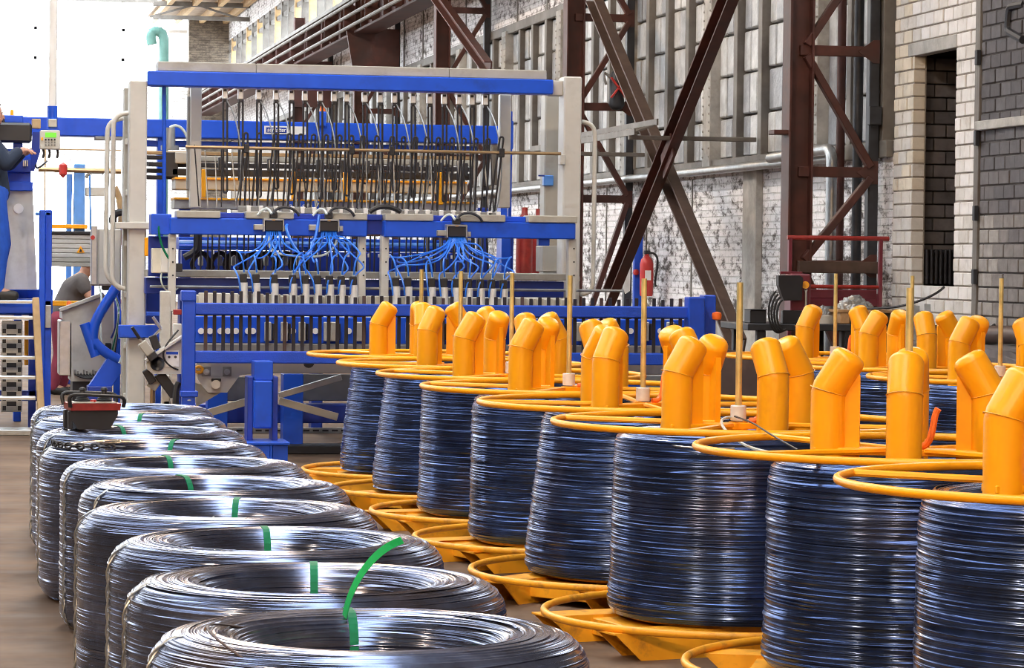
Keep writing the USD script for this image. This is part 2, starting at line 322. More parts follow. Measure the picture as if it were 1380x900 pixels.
# near right wall: pale lime-sand blocks round a tall opening, then sooty blocks
RH, BL = .125, .25
NW0, NW1, NW2 = 24.66, WY0, 20.5
wn = struct('wall_right', MB().box((WALLX + .012, NW0, 0), (WALLX + .13, 25.295, 6), 0).box((WALLX + .012, 26.485, 0), (WALLX + .13, NW1, 6), 0).box((WALLX + .012, 25.3, 0), (WALLX + .13, 26.47, 1.365), 0).box((WALLX + .012, 25.3, 3.61), (WALLX + .13, 26.47, 6), 0), 'mortar', 'pale block wall with a tall dark opening on the right')
OP0, OP1, OZ0, OZ1 = 25.31, 26.47, 1.375, 3.5
def course(parent, x, ya, yb, r, mats, weights, off, skip=None, first=0):
    y = ya - off
    while y < yb - .01:
        a, b = max(y, ya), min(y + BL, yb); y += BL
        if b - a < .04: continue
        segs = [(a, b)]
        if skip and skip[2] - .01 < (r + .5) * RH < skip[3] + .13:
            segs = [s for s in ((a, min(b, skip[0])), (max(a, skip[1]), b)) if s[1] - s[0] > .03]
        for a2, b2 in segs:
            j = rng.uniform(-.005, .006)
            mm = mats(.5 * (a2 + b2), (r + .5) * RH) if callable(mats) else mats[rng.choice(len(mats), p=weights)]
            part(parent, 'block', MB().box((x + j, a2 + .009, r * RH + .007), (x + .118, b2 - .009, (r + 1) * RH - .007), .005), mm)
def pale(yc, zc):
    if yc > OP1: return 'white_block_d' if rng.random() < .6 and zc > 2.2 else 'white_block_c'
    return ['white_block_a', 'white_block_b', 'white_block_c'][rng.choice(3, p=[.5, .35, .15])]
for r in range(8, 33): course(wn, WALLX, NW0, NW1, r, pale, None, (r % 2) * BL / 2, (OP0, OP1, OZ0, OZ1))
part(wn, 'lower_blocks', MB().box((WALLX, NW0, 0), (WALLX + .115, NW1, 1.0)), 'white_brick_clean')
part(wn, 'lintel', MB().box((WALLX - .006, OP0 - .02, OZ1), (WALLX + .11, OP1 + .16, OZ1 + .12)), 'concrete', 'stained concrete lintel over the opening')
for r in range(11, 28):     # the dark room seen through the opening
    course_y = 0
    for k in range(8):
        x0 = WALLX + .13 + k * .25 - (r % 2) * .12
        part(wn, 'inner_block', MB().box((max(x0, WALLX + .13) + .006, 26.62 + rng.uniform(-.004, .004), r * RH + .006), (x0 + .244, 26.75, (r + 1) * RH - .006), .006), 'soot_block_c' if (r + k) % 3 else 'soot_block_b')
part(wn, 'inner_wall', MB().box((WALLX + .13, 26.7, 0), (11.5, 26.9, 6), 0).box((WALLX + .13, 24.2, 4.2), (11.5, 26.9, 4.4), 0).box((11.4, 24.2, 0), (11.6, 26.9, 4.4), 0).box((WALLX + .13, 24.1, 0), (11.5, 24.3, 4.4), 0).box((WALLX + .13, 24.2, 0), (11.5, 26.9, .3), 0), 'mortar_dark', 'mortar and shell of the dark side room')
ws = struct('wall_right', MB().box((WALLX - .009, NW2, 0), (WALLX + .3, NW0, 6), 0), 'mortar_dark', 'sooty dark block wall at the right edge')
def sooty(yc, zc):
    f = meshkit.noise(np.array([yc * 1.3, zc * 1.1, 3.3])) * .9 + rng.uniform(-.12, .12) + (.42 if zc < 2.05 else .08 if zc < 2.75 else -.1)
    return 'soot_block_' + 'abcde'[int(np.clip(f * 4.2, 0, 4))]
for r in range(7, 32): course(ws, WALLX - .02, 22.6, NW0 - .08, r, sooty, None, (r % 2) * BL / 2)
part(ws, 'lower_blocks', MB().box((WALLX - .02, NW2, 0), (WALLX + .1, NW0, .87)).box((WALLX - .02, NW2, .87), (WALLX + .1, 22.6, 6)).box((WALLX - .02, 22.6, 4.0), (WALLX + .1, NW0, 6)), 'soot_block_b')
zl = at(1345, 166, X=WALLX)[2]
part(ws, 'ledge', MB().box((WALLX - .07, NW2, zl - .05), (WALLX, NW0 - .06, zl + .03)), 'concrete', 'broken concrete ledge')
part(ws, 'corner_angle', MB().box((WALLX - .035, NW0 - .07, .9), (WALLX + .02, NW0 - .03, 4.6)).box((WALLX - .035, NW0 - .03, .9), (WALLX - .02, NW0 + .04, 4.6)), 'mullion', 'rusty steel edge strip')
for zz in (1.4, 1.95, 2.6, 3.3): part(ws, 'hinge_stub', MB().box((WALLX - .07, NW0 - .10, zz), (WALLX - .03, NW0 - .04, zz + .13)), 'dark_steel')
hk = at(1375, 20, X=WALLX)
part(ws, 'pipe_hook', MB().tube(fillet([hk + [0, -.1, .08], hk + [-.03, .18, .08], hk + [-.03, .22, -.12], hk + [-.03, -.15, -.22]], .06), .035, 8), 'dark_steel', smooth=40)
struct('wall_right', MB().box((WALLX - .02, BACKY, 0), (WALLX + .3, NW2, 9), 0), 'soot_block_d', 'plain right wall beside the camera')
# far end wall: brick below, tall openings, a doorway to the bright yard
ex = lambda px: at(px, 200, Y=ENDY)[0]
ez = lambda py: at(150, py, Y=ENDY)[2]
dx0, dx1, dz = ex(28), ex(158), ez(232)
eb = MB().box((LEFTX, ENDY, 0), (dx0, ENDY + .4, ez(118)), 0).box((dx1, ENDY, 0), (WALLX, ENDY + .4, ez(118)), 0).box((dx0, ENDY, dz), (dx1, ENDY + .4, ez(118)), 0)
we = struct('wall_back', eb, 'white_brick_clean', 'far end wall of white brick under tall bright windows')
part(we, 'corner_pier', MB().box((ex(252), ENDY - .5, 0), (WALLX, ENDY, ROOFZ + .4), 0), 'dark_brick', 'dark brick corner pier')
part(we, 'gable', MB().box((LEFTX, ENDY, ez(2)), (ex(252), ENDY + .4, 14), 0), 'mullion')
we2 = thing('window_2', None, None, kind='structure')
for k in range(7):
    x = LEFTX + 2 + k * 2.75
    if x < ex(240): part(we2, 'window_post', MB().box((x, ENDY + .1, ez(118)), (x + .1, ENDY + .2, ez(2))), 'white')
for py in (40, 80): part(we2, 'window_rail', MB().box((LEFTX, ENDY + .1, ez(py) - .05), (ex(252), ENDY + .2, ez(py) + .05)), 'white')
# left wall and near end close the hall behind the camera; long window bands let the daylight in
lw = struct('wall_left', MB().box((LEFTX - .3, BACKY, 0), (LEFTX, ENDY, 4.4), 0), 'brick_brown', 'left wall with its window band, outside the frame')
part(lw, 'upper_wall', MB().box((LEFTX - .3, BACKY, 7.2), (LEFTX, ENDY, ROOFZ + .3), 0).box((LEFTX - .3, BACKY, 4.4), (LEFTX, 27., 7.2), 0), 'brick_brown')
for yy in np.arange(27., ENDY, 5.2): part(lw, 'pier', MB().box((LEFTX - .3, yy, 4.4), (LEFTX, yy + 1.2, 7.2), 0), 'brick_brown')
struct('wall_front', MB().box((LEFTX, BACKY - .3, 0), (WALLX, BACKY, ROOFZ + .3), 0), 'brick_brown', 'end wall behind the camera')
rf = struct('ceiling', MB().box((LEFTX, BACKY, ROOFZ + .25), (LEFTX + 3, ENDY, ROOFZ + .4), 0), 'roof_board', 'boarded hall roof with long rooflights')
for x0, x1, ya, yb in ((-10.2, -6.6, BACKY, 58), (-4.6, -.2, BACKY, 66), (6.3, WALLX + .3, BACKY, ENDY), (2.0, 6.4, BACKY, 62), (-10.2, -.2, BACKY, 8)):
    part(rf, 'roof_deck', MB().box((x0, ya, ROOFZ + .25), (x1, yb, ROOFZ + .4), 0), 'roof_board')
for yy in np.arange(BACKY + 3, ENDY, 9.4):
    tx0 = LEFTX if yy < 60 else 6.0
    t = thing('roof_truss', None, None, kind='structure')
    part(t, 'bottom_chord', MB().bar((tx0, yy, ROOFZ - .30), (WALLX, yy, ROOFZ - .30), .10, .12), 'mullion')
    part(t, 'top_chord', MB().bar((tx0, yy, ROOFZ + .1), (WALLX, yy, ROOFZ + .1), .14, .14), 'mullion')
    dg = MB()
    for k in range(8):
        xa = LEFTX + k * 2.7
        if xa > tx0 - 2.7: dg.bar((xa, yy, ROOFZ - .30), (xa + 1.35, yy, ROOFZ + .1), .06, .06, (0, 1, 0)).bar((xa + 1.35, yy, ROOFZ + .1), (xa + 2.7, yy, ROOFZ - .30), .06, .06, (0, 1, 0))
    part(t, 'web_bar', dg, 'mullion')
for x in np.arange(6.4, 8.8, .75):
    struct('roof_purlin', MB().box((x, 60, ROOFZ + .05), (x + .14, ENDY, ROOFZ + .25), 0), 'timber', 'long timber roof purlin')

# ---------------------------------------------------------------- lattice columns, bracing and the crane girder on the right
CX1, CX2 = 7.98, 8.72
def lattice_column(Y, label, zl, z1=7.0, odd=0):
    t = thing('lattice_column', label, 'steel column', 'riveted lattice columns along the right wall')
    m = MB().box((CX1 - .11, Y - .015, 0), (CX1 + .11, Y + .015, z1), .002)
    for k in (-1, 1): m.box((CX1 + k * .11 - .01, Y - .13, 0), (CX1 + k * .11 + .01, Y + .13, z1), .002)
    part(t, 'main_chord', m, 'rust')
    m = MB().box((CX2 - .05, Y - .06, 0), (CX2 + .05, Y + .06, z1), .01)
    part(t, 'wall_chord', m, 'dark_steel')
    for i, z in enumerate(zl):
        part(t, 'cross_bar', MB().bar((CX1, Y - .03, z), (CX2, Y - .03, z), .06, .10), 'rust')
        part(t, 'gusset', MB().prism([(CX2 - .17, z), (CX2 - .02, z + .11), (CX2 + .04, z + .11), (CX2 + .04, z - .11), (CX2 - .02, z - .11)], Y - .075, Y - .062), 'rust', smooth=False)
    for i, (a, b) in enumerate(zip(zl[:-1], zl[1:])):
        if (i + odd) % 2: a, b = b, a
        # a zig-zag of angles between the bars
        part(t, 'diagonal', MB().bar((CX1 + .06, Y - .06, b + .05 * np.sign(a - b)), (CX2 - .03, Y - .06, a + .05 * np.sign(b - a)), .07, .09, (0, 1, 0)), 'rust')
    return t
zc = lambda py, Y=27.3, x=1120: at(x, py, Y)[2]
tc = lattice_column(27.3, 'tall rusty lattice column beside the pale block wall', [.05, zc(358), zc(232), zc(69), zc(69) + 1.08, zc(69) + 2.16])
part(tc, 'rest_bracket', MB().box((CX1 - .26, 27.2, zc(183)), (CX1 - .1, 27.4, zc(183) + .045)), 'rust')
part(tc, 'junction_box', MB().box((CX2 - .07, 27.16, zc(168)), (CX2 + .05, 27.24, zc(143))), 'dark_steel')
part(tc, 'plank', MB().box((CX1 - .02, 27.12, zc(368)), (CX2 + .05, 27.2, zc(352))), 'rust_grey', 'dark plank bolted across the foot of the column')
part(tc, 'plank', MB().box((CX1 - .02, 27.12, zc(412)), (CX2 + .05, 27.2, zc(395))), 'maroon')
zd = lambda py: at(800, py, 37.6)[2]
td = lattice_column(37.6, 'rusty lattice column just right of the machine portal', [.3, zd(268), zd(144), zd(24), zd(24) + 1.1], odd=1)
te = lattice_column(48.0, 'rusty lattice column rising behind the middle of the machine', [.5, 2., 3.2, 4.4, 5.6, 6.8])
tf = lattice_column(57.8, 'rusty lattice column carrying the broad girder bracket', [.5, 2., 3.2, 4.4, 5.6])
part(tf, 'girder_bracket', MB().prism([(CX1 - .30, 6.0), (CX1 + .75, 6.0), (CX1 + .75, 4.95), (CX1 - .12, 4.95)], 57.6, 57.7), 'rust', 'riveted bracket plate under the crane girder')
tg = lattice_column(68., 'farthest rusty lattice column behind the left of the machine', [.5, 2., 3.2, 4.4, 5.6])
part(tg, 'girder_bracket', MB().prism([(CX1 - .30, 6.0), (CX1 + .75, 6.0), (CX1 + .75, 4.95), (CX1 - .12, 4.95)], 67.8, 67.9), 'rust')
def brace(x0, y0, x1, y1, X, name, m, label, w=.17):
    a, b = at(x0, y0, X=X), at(x1, y1, X=X); d = (b - a) / np.linalg.norm(b - a); a = a - d * 1.2
    t = thing(name, label, 'steel brace'); up = np.cross(d, (1, 0, 0)); up /= np.linalg.norm(up)
    part(t, 'web', MB().bar(a, b, .02, w + .06, up, .002), m)
    for k in (-1, 1): part(t, 'flange', MB().bar(a + up * k * (w / 2 + .03) + np.array([-.05, 0, 0]), b + up * k * (w / 2 + .03) + np.array([-.05, 0, 0]), .12, .02, up, .002), m)
    return t, a, b, d, up
t, a, b, d, up = brace(826, 48, 1003, 470, 8.02, 'diagonal_brace', 'rust_grey', 'grey-brown channel brace running down to the right behind the fence')
t, a, b, d, up = brace(968, 48, 826, 400, 7.86, 'diagonal_brace', 'rust', 'red rusty double-channel brace running down to the left across the grey one')
part(t, 'splice_plate', MB().bar(at(906, 195, X=7.80) , at(893, 226, X=7.80), .02, .3, up), 'rust')
t, a, b, d, up = brace(603, 10, 662, 92, 7.70, 'diagonal_brace', 'rust', 'short rusty brace above the right half of the portal beam', .12)
# crane girder with three handrail pipes
gz1, gz0 = at(350, 67, X=CX1)[2], at(460, 55, X=CX1)[2]
t = thing('crane_girder', 'red-brown crane runway girder high along the right wall', 'girder')
part(t, 'web_plate', MB().box((CX1 + .05, 44, 5.95), (CX1 + .08, 94, 6.6), 0), 'rust')
part(t, 'top_flange', MB().box((CX1 - .15, 44, 6.6), (CX1 + .3, 94, 6.68)), 'mullion')
part(t, 'bottom_flange', MB().box((CX1 - .15, 44, 5.9), (CX1 + .3, 94, 5.95)), 'rust')
for yy in np.arange(45, 94, 1.5): part(t, 'stiffener', MB().box((CX1 - .1, yy, 5.95), (CX1 + .05, yy + .03, 6.6), 0), 'rust')
for k, zz in enumerate((6.42, 6.2, 5.98)): part(t, 'conductor_rail', MB().tube([(CX1 - .32, 44, zz), (CX1 - .32, 94, zz)], .035, 8), 'mullion', smooth=40)
for yy in np.arange(45.7, 94, 3): part(t, 'rail_hanger', MB().box((CX1 - .34, yy, 5.95), (CX1 - .1, yy + .03, 6.45)), 'rust')
# wall pipe under the glazed strip and its drop
single('wall_pipe', MB().tube([(WALLX - .17, 28.4, SILL - .13), (WALLX - .17, 62, SILL - .13)], .05, 10), 'zinc', 'long grey pipe clipped under the sill of the glass blocks', 'pipe', smooth=40)
pp = at(1121, 200, X=WALLX - .32)
single('down_pipe', MB().tube(fillet([pp + [0, 2.2, -.03], pp, pp + [0, 0, -3.0]], .15), .055, 12), 'zinc', 'galvanised pipe turning down the wall behind the lattice column', 'pipe', smooth=40)
p1 = at(1134, 100, X=WALLX - .16)
single('conduit', MB().tube([(p1[0], p1[1], .4), (p1[0], p1[1], 6.8)], .045, 10), 'rust', 'thin rust-red conduit beside the lattice column', 'conduit', smooth=40)
p1 = at(1157, 100, X=WALLX - .16)
single('conduit', MB().tube([(p1[0], p1[1], .4), (p1[0], p1[1], 6.8)], .05, 10), 'dark_steel', 'thin blue-black conduit beside the lattice column', 'conduit', smooth=40)
# cable tray bridging the column and the wall
a, b = at(785, 186, Y=35.2), at(980, 180, Y=31.2)
t = thing('cable_tray', 'perforated grey cable tray bridging the crossed braces', 'cable tray')
for k in (0, 1):
    o = np.array([-.04 + .3 * k, .1 * k, .10 * k])
    part(t, 'side_rail', MB().bar((7.35 + .25 * k, 37.2, 2.96 + .11 * k), (7.35 + .25 * k, 31.4, 2.96 + .11 * k), .02, .07), 'mullion')
for yy in np.arange(31.5, 37.2, .16): part(t, 'rung', MB().bar((7.35, yy, 2.95), (7.6, yy, 3.04), .04, .02), 'mullion')
for yy in (31.6, 36.9): part(t, 'support_arm', MB().box((7.33, yy, 2.88), (WALLX - .08, yy + .06, 2.93)), 'mullion')
# hanging bundle with a red cross on the lattice
h = at(831, 120, Y=37.40)
t = thing('hanging_bundle', 'grey chain-hung bundle with a red cross tied to the lattice column', 'hoist')
part(t, 'body', MB().lathe([(0, .24), (.07, .22), (.10, .1), (.09, -.08), (.11, -.2), (.07, -.26), (0, -.27)], 10, h), 'dark_steel', smooth=60)
part(t, 'cross_strap', MB().bar(h + [-.10, -.12, .14], h + [.10, -.12, -.12], .02, .06, (0, 1, 0)).bar(h + [.10, -.12, .14], h + [-.10, -.12, -.12], .02, .06, (0, 1, 0)), 'red', 'red crossed straps')
part(t, 'hook', MB().tube(spline([h + [.02, 0, .24], h + [.08, 0, .32], h + [.0, 0, .4], h + [-.05, 0, .46]], 10), .02, 6), 'zinc', smooth=40)
part(t, 'wing', MB().tube(spline([h + [-.10, -.05, .14], h + [-.17, -.05, .2], h + [-.15, -.05, .05]], 8), .018, 6).tube(spline([h + [.10, -.05, .14], h + [.17, -.05, .2], h + [.15, -.05, .05]], 8), .018, 6), 'zinc', smooth=40)

# ================================================================ THE MESH WELDING MACHINE
# --- portal: two grey columns, grey and blue top beams (front face at Y = 25)
YP = 25.0
t = portal = thing('machine_portal', 'tall grey portal frame with a blue top beam spanning the welding machine', 'machine frame')
def zpx(px, py, Y): return at(px, py, Y)[2]
xl0, xl1, xlf = px_(173, 330, YP), px_(197, 330, YP), px_(164, 330, YP + .5)
zt = zpx(185, 108, YP)
part(t, 'column', MB().box((xl0, YP, 0), (xl1, YP + .22, zt), .012), 'grey_light')
part(t, 'column_flange', MB().box((xlf, YP + .28, 0), (xlf + .05, YP + .5, zt - .05)), 'grey_paint')
for k in range(6): part(t, 'column_rib', MB().box((xlf + .01, YP + .2, .35 + k * .43), (xl0 + .03, YP + .42, .40 + k * .43)), 'grey_light')
part(t, 'column_web', MB().box((xlf + .05, YP + .34, 0), (xl1 - .02, YP + .40, zt - .05)), 'grey_paint')
part(t, 'collar', PB(156, 299, 211, 308, YP - .05, .35), 'grey_light')
xr0, xr1 = px_(759, 240, YP), px_(783, 240, YP)
zr = zpx(770, 103, YP)
part(t, 'column', MB().box((xr0, YP, 0), (xr1, YP + .24, zr), .012), 'grey_light')
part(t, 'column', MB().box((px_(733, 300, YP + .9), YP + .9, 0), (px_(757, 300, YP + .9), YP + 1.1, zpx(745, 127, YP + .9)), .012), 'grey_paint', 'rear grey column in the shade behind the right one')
part(t, 'column_plate', PB(755, 208, 762, 222, YP - .02, .1), 'grey_light')
part(t, 'beam_end', MB().box((px_(745, 110, YP), YP + .05, zpx(745, 128, YP)), (xr0, YP + .22, zpx(745, 108, YP))), 'grey_light')
part(t, 'top_beam', PB(199, 95, 746, 115, YP - .02, .22, ch=.008), 'blue')
for xa, xb in ((212, 344), (344.5, 604), (604.5, 735)): 
    z0, z1 = zpx(212, 96, YP + .1), zpx(212, 83, YP + .1)
    part(t, 'cable_duct', MB().box((px_(xa, 95, YP + .1), YP + .04, z0), (px_(xb, 95, YP + .1), YP + .3, z1), .006), 'grey_paint')
for px in (256.5, 673.5):
    m = MB().box((px_(px, 190, YP + .5), YP + .5, zpx(px, 280, YP + .5)), (px_(px + 15, 190, YP + .5), YP + .6, zpx(px, 115 if px < 400 else 127, YP + .5)), .008)
    part(t, 'hanger_post', m, 'grey_light')
part(t, 'hanger_flange', PB(252.5, 130, 257, 255, YP + .55, .1), 'grey_dark')
part(t, 'blue_post', PB(686, 150, 690, 300, YP + .7, .05), 'blue')
part(t, 'blue_pipe', MB().tube([at(221, 115, YP + .1), at(221.5, 300, YP + .1)], .017, 10), 'blue', smooth=40)
a, b = at(250, 198, YP - .12), at(756, 198, YP - .12); b[2] = a[2]
part(t, 'guide_rod', MB().tube([a, b], .014, 10), 'brass_rod', smooth=40)
RODZ = a[2]
for px in (332, 474, 528, 676): part(t, 'rod_clamp', MB().box((px_(px - 3.5, 200, YP - .12), YP - .15, RODZ - .04), (px_(px + 3.5, 200, YP - .12), YP - .08, RODZ + .035)), 'black')
def rail(pts, Y, r=.02): return MB().tube(fillet([at(x, y, Y) for x, y in pts], .09, 6), r, 10)
part(t, 'ladder_rail', rail([(173, 152), (153, 156), (151, 385), (168, 389)], YP + .1), 'grey_light', smooth=40)
part(t, 'ladder_rail', rail([(166, 159), (145, 164), (142, 372), (163, 390)], YP + .25), 'grey_light', smooth=40)
part(t, 'ladder_rail', rail([(784, 164), (802, 168), (799, 394), (782, 397)], YP + .1), 'grey_light', smooth=40)
part(t, 'sensor_box', PB(733, 236, 746, 250, YP + .85, .08), 'blue_pale', 'pale blue sensor box')
part(t, 'sensor_arm', PB(726, 235.5, 734, 237.5, YP + .85, .03), 'blue_dark')
# brackets under the beam with hanging loops of rod and light feeder wires
BX = [303.5, 324.6, 349, 372.5, 393, 411.5, 431.8, 450.6, 467.7, 492, 512.7, 532, 557, 579.6, 599.2, 619.2, 636.5, 654.5]
YB = YP + .04
def ypx(x, y0): return y0 + .0243 * (x - 303)       # the beams' run in the picture
for i, x in enumerate(BX):
    br = part(t, 'loop_bracket', PB(x - 3.6, ypx(x, 119), x + 3.6, ypx(x, 133), YB, .06), 'silver')
    part(br, 'clip', PB(x - 2, ypx(x, 120), x + 2, ypx(x, 123), YB - .012, .02), 'black')
    part(br, 'clip', PB(x - 2.8, ypx(x, 133), x + 2.8, ypx(x, 137), YB - .005, .05), 'black')
    yb = ypx(x, [257, 240, 262, 250][i % 4]); w = 2.7
    a, b = at(x, ypx(x, 134), YB + .03), at(x, yb, YB + .03); h = np.array([w * YB / F * .98, 0, 0])
    u = [b + np.array([h[0] * math.cos(q), 0, -h[0] * math.sin(q)]) for q in np.linspace(0, math.pi, 7)]
    part(t, 'hanging_loop', MB().tube([a + h] + u + [a - h], .0085, 6), 'black_steel', smooth=40)
    if i % 3 != 1:
        part(t, 'feeder_wire', MB().tube(spline([at(x + 2, ypx(x, 135), YB), at(x + 9, ypx(x, 148), YB - .03), at(x + 18, ypx(x, 180), YB - .08), at(x + 21, ypx(x, 205), YB - .1), at(x + 14, ypx(x, 276), YB - .1)], 14), .0065, 5), 'zinc', smooth=40)
LX = [331.5, 349.4, 371.5, 389.9, 405.6, 422.7, 439.8, 457.9, 474, 489, 508, 528.8, 544, 560, 575.5, 590.9, 609.4, 625.3, 641.5, 657.9, 676]
for i, x in enumerate(LX):
    yt, yb = ypx(x, 181 if x < 670 else 178), ypx(x, 276); dxb = -5 - (i % 3) * 1.5 - (5 if x > 670 else 0); w = 2.6
    a, b = at(x, yt, YP - .1), at(x + dxb, yb, YP - .08); h = np.array([w * YP / F, 0, 0])
    u = [a + np.array([h[0] * math.cos(q), 0, h[0] * math.sin(q)]) for q in np.linspace(0, math.pi, 7)]
    part(t, 'guide_loop', MB().tube([b + h * 1.3] + u + [b - h * 1.3], .0085, 6), 'black_steel', smooth=40)
    part(t, 'loop_foot', PB(x + dxb - 5, ypx(x, 277), x + dxb + 5, ypx(x, 285), YP - .12, .08), 'grey_dark')
    part(t, 'white_block', PB(x + dxb + 6, ypx(x, 276), x + dxb + 12, ypx(x, 285), YP - .12, .07), 'white')
for i in range(34):      # straight pull wires between the loops
    x = 262 + i * 12.1 + (i % 3) * 2
    part(t, 'pull_wire', MB().tube([at(x, ypx(x, 196 + (i * 7) % 19), YP + .02), at(x + 6 - (i % 4) * 2, ypx(x, 279), YP - .02)], .006, 5), 'zinc' if i % 3 else 'black_steel', smooth=40)

# --- long blue rear beam with its sign
YR = 28.0
t = thing('rear_beam', 'long blue box beam crossing behind the portal with a white sign on it', 'beam')
a, b = at(-30, 157, YR), at(690, 192, YR)
z0, z1 = zpx(230, 185.5, YR), zpx(230, 161, YR)
part(t, 'beam', MB().box((px_(-40, 170, YR), YR, z0), (px_(691, 190, YR), YR + .3, z1), .008), 'blue')
part(t, 'lower_beam', MB().box((px_(198, 190, YR), YR + .1, zpx(230, 197, YR)), (px_(646, 190, YR), YR + .25, zpx(230, 189, YR))), 'blue')
part(t, 'cable_shelf', MB().box((px_(128, 184, YR), YR - .02, z0 - .03), (px_(165, 184, YR), YR + .2, z0)), 'grey_dark')
sg = part(t, 'sign', MB().box((px_(356, 176, YR), YR - .012, zpx(356, 180.5, YR)), (px_(412, 176, YR), YR, zpx(356, 169.5, YR)), 0), 'white', 'white maker\'s sign')
part(sg, 'sign_field', MB().box((px_(358.5, 176, YR), YR - .016, zpx(358, 178.7, YR)), (px_(386, 176, YR), YR - .012, zpx(358, 171.5, YR)), 0), 'blue_dark')
def letters(txt, h, x, Y, z, bold=True, depth=.004, slant=.15):
    m = meshkit.text_mesh(txt, h, depth, bold); v = m.vertices
    return (np.stack([v[:, 0] + slant * v[:, 1] + x, Y - v[:, 2], v[:, 1] + z], 1), m.faces[:, ::-1])
tx = letters('schlatter', .034, px_(360, 176, YR), YR - .016, zpx(360, 177.4, YR)); s_ = (px_(385, 176, YR) - px_(360, 176, YR)) / (tx[0][:, 0].max() - tx[0][:, 0].min())
tx[0][:, 0] = px_(360, 176, YR) + (tx[0][:, 0] - tx[0][:, 0].min()) * s_
part(sg, 'lettering', tx, 'white')
tx = letters('SYSTEM', .036, px_(389, 176, YR), YR - .012, zpx(389, 178, YR), slant=0); s_ = (px_(410, 176, YR) - px_(389, 176, YR)) / (tx[0][:, 0].max() - tx[0][:, 0].min())
part(t, 'end_plate', MB().box((px_(684, 190, YR), YR - .03, z0 - .05), (px_(691, 190, YR), YR + .33, z1 + .05)), 'blue')
part(t, 'tab', PB(430, 150, 440, 170, YR - .05, .08), 'blue')
part(t, 'tab_tip', MB().lathe([(0, .04), (.022, .03), (.03, 0), (.028, -.05)], 10, at(435, 148, YR)), 'orange', smooth=50)
part(t, 'motor', MB().cyl(at(229, 172, YR - .1), at(229, 200, YR - .1), .05, 14).cyl(at(229, 196, YR - .1), at(229, 202, YR - .1), .085, 14), 'zinc', smooth=40)
part(t, 'hose', MB().tube(spline([at(229, 172, YR - .1), at(240, 170, YR - .1), at(250, 180, YR - .1), at(254, 196, YR - .1)], 12), .014, 6), 'hose_clear', smooth=40)
for px in (212, 676): part(t, 'leg', MB().box((px_(px, 300, YR), YR + .05, 0), (px_(px + 9, 300, YR), YR + .25, z0 + .01)), 'blue')
part(t, 'leg', MB().box((px_(20, 300, YR), YR + .02, 0), (px_(30, 300, YR), YR + .25, z0 + .01)), 'blue')

# --- feed conveyor behind the loops: dark rails, grey troughs with yellow lips, yellow posts
YC = 27.0
t = thing('feed_conveyor', 'wire feed tables with yellow lips and dark rails seen through the hanging loops', 'conveyor')
def lvl(x0, y0, x1, y1, Y, D, name, m, ch=None, label=None): return part(t, name, PB(x0, y0, x1, y1, Y, D, ch=ch), m, label)
lvl(196, 203, 640, 208, YC + .3, .1, 'rail', 'brass_rod'); lvl(240, 209, 640, 217, YC + .5, .1, 'rail', 'grey_paint')
lvl(200, 218, 640, 224, YC + .1, .12, 'dark_rail', 'black_steel'); lvl(232, 227, 640, 236, YC, .12, 'dark_rail', 'black')
lvl(236, 241, 630, 255, YC - .3, .4, 'trough', 'grey_paint'); lvl(236, 238.5, 630, 241.2, YC - .32, .42, 'lip', 'yellow_worn')
lvl(235, 268.5, 640, 281, YC - .6, .4, 'trough', 'grey_paint'); lvl(235, 266, 640, 268.7, YC - .62, .42, 'lip', 'yellow_worn')
for i, (x, y0, y1) in enumerate(((272, 228, 266), (463, 232, 270), (393, 231, 268), (590, 232, 276))):
    pt = part(t, 'post', PB(x, y0, x + 5.5 + (i == 3) * 2, y1, YC - .7, .06), 'yellow')
for i in range(12):
    x = 262 + i * 33; part(t, 'roller_block', PB(x, ypx(x, 212), x + 6, ypx(x, 230), YC - .05, .08), 'dark_steel')
for x0, w in ((197, 26), (224, 16)):
    for k in range(4): part(t, 'cable_track', PB(x0, 209 + k * 9, x0 + w, 214 + k * 9, YC + .2, .2), 'black_steel')
part(t, 'motor_box', PB(223, 205, 240, 238, YC, .2), 'black'); part(t, 'fan_box', PB(236, 205, 252, 220, YC - .02, .15), 'grey_paint')
for x in (240, 420, 640): part(t, 'leg', MB().box((px_(x, 280, YC), YC - .15, 0), (px_(x, 280, YC) + .1, YC - .05, zpx(x, 280, YC))), 'blue_dark')
for x, tx_ in ((386, 'c'), (405, 'al'), (421, '7')):
    pl = part(t, 'name_plate', PB(x, 271, x + 9, 283, YP - .03 + .1, .01, ch=0), 'blue', 'blue plate with white lettering')
    p0 = at(x + 1, 281.5, YP + .07); l_ = letters(tx_, .05, p0[0], YP + .07, p0[2]); part(pl, 'lettering', l_, 'white')

# --- electrode beam with valve blocks and hoses (front at Y = 24.2)
YE = 24.2
t = eb = thing('electrode_beam', 'blue electrode beam with black valve blocks and fans of thin blue hoses', 'machine')
z0, z1 = zpx(230, 315.5, YE), zpx(230, 293, YE)
for xa, xb in ((229, 495), (518, 776)): part(t, 'beam', MB().box((px_(xa, 300, YE), YE, z0), (px_(xb, 300, YE), YE + .25, z1), .008), 'blue')
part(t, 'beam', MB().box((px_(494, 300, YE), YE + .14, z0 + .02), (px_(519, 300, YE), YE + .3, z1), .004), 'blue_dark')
zt = zpx(238, 283.5, YE)
for xa, xb in ((238, 297), (331, 396), (441, 495), (519, 584), (618, 681), (712, 778)): part(t, 'cover_rail', MB().box((px_(xa, 290, YE), YE - .015, z1), (px_(xb, 290, YE), YE + .22, zt), .006), 'grey_paint')
for xa, xb in ((297, 331), (396, 441), (496, 518), (584, 618), (681, 712)): part(t, 'recess', MB().box((px_(xa, 290, YE), YE + .1, z1), (px_(xb, 290, YE), YE + .22, zt - .01), .006), 'blue_dark' if xa != 681 else 'blue')
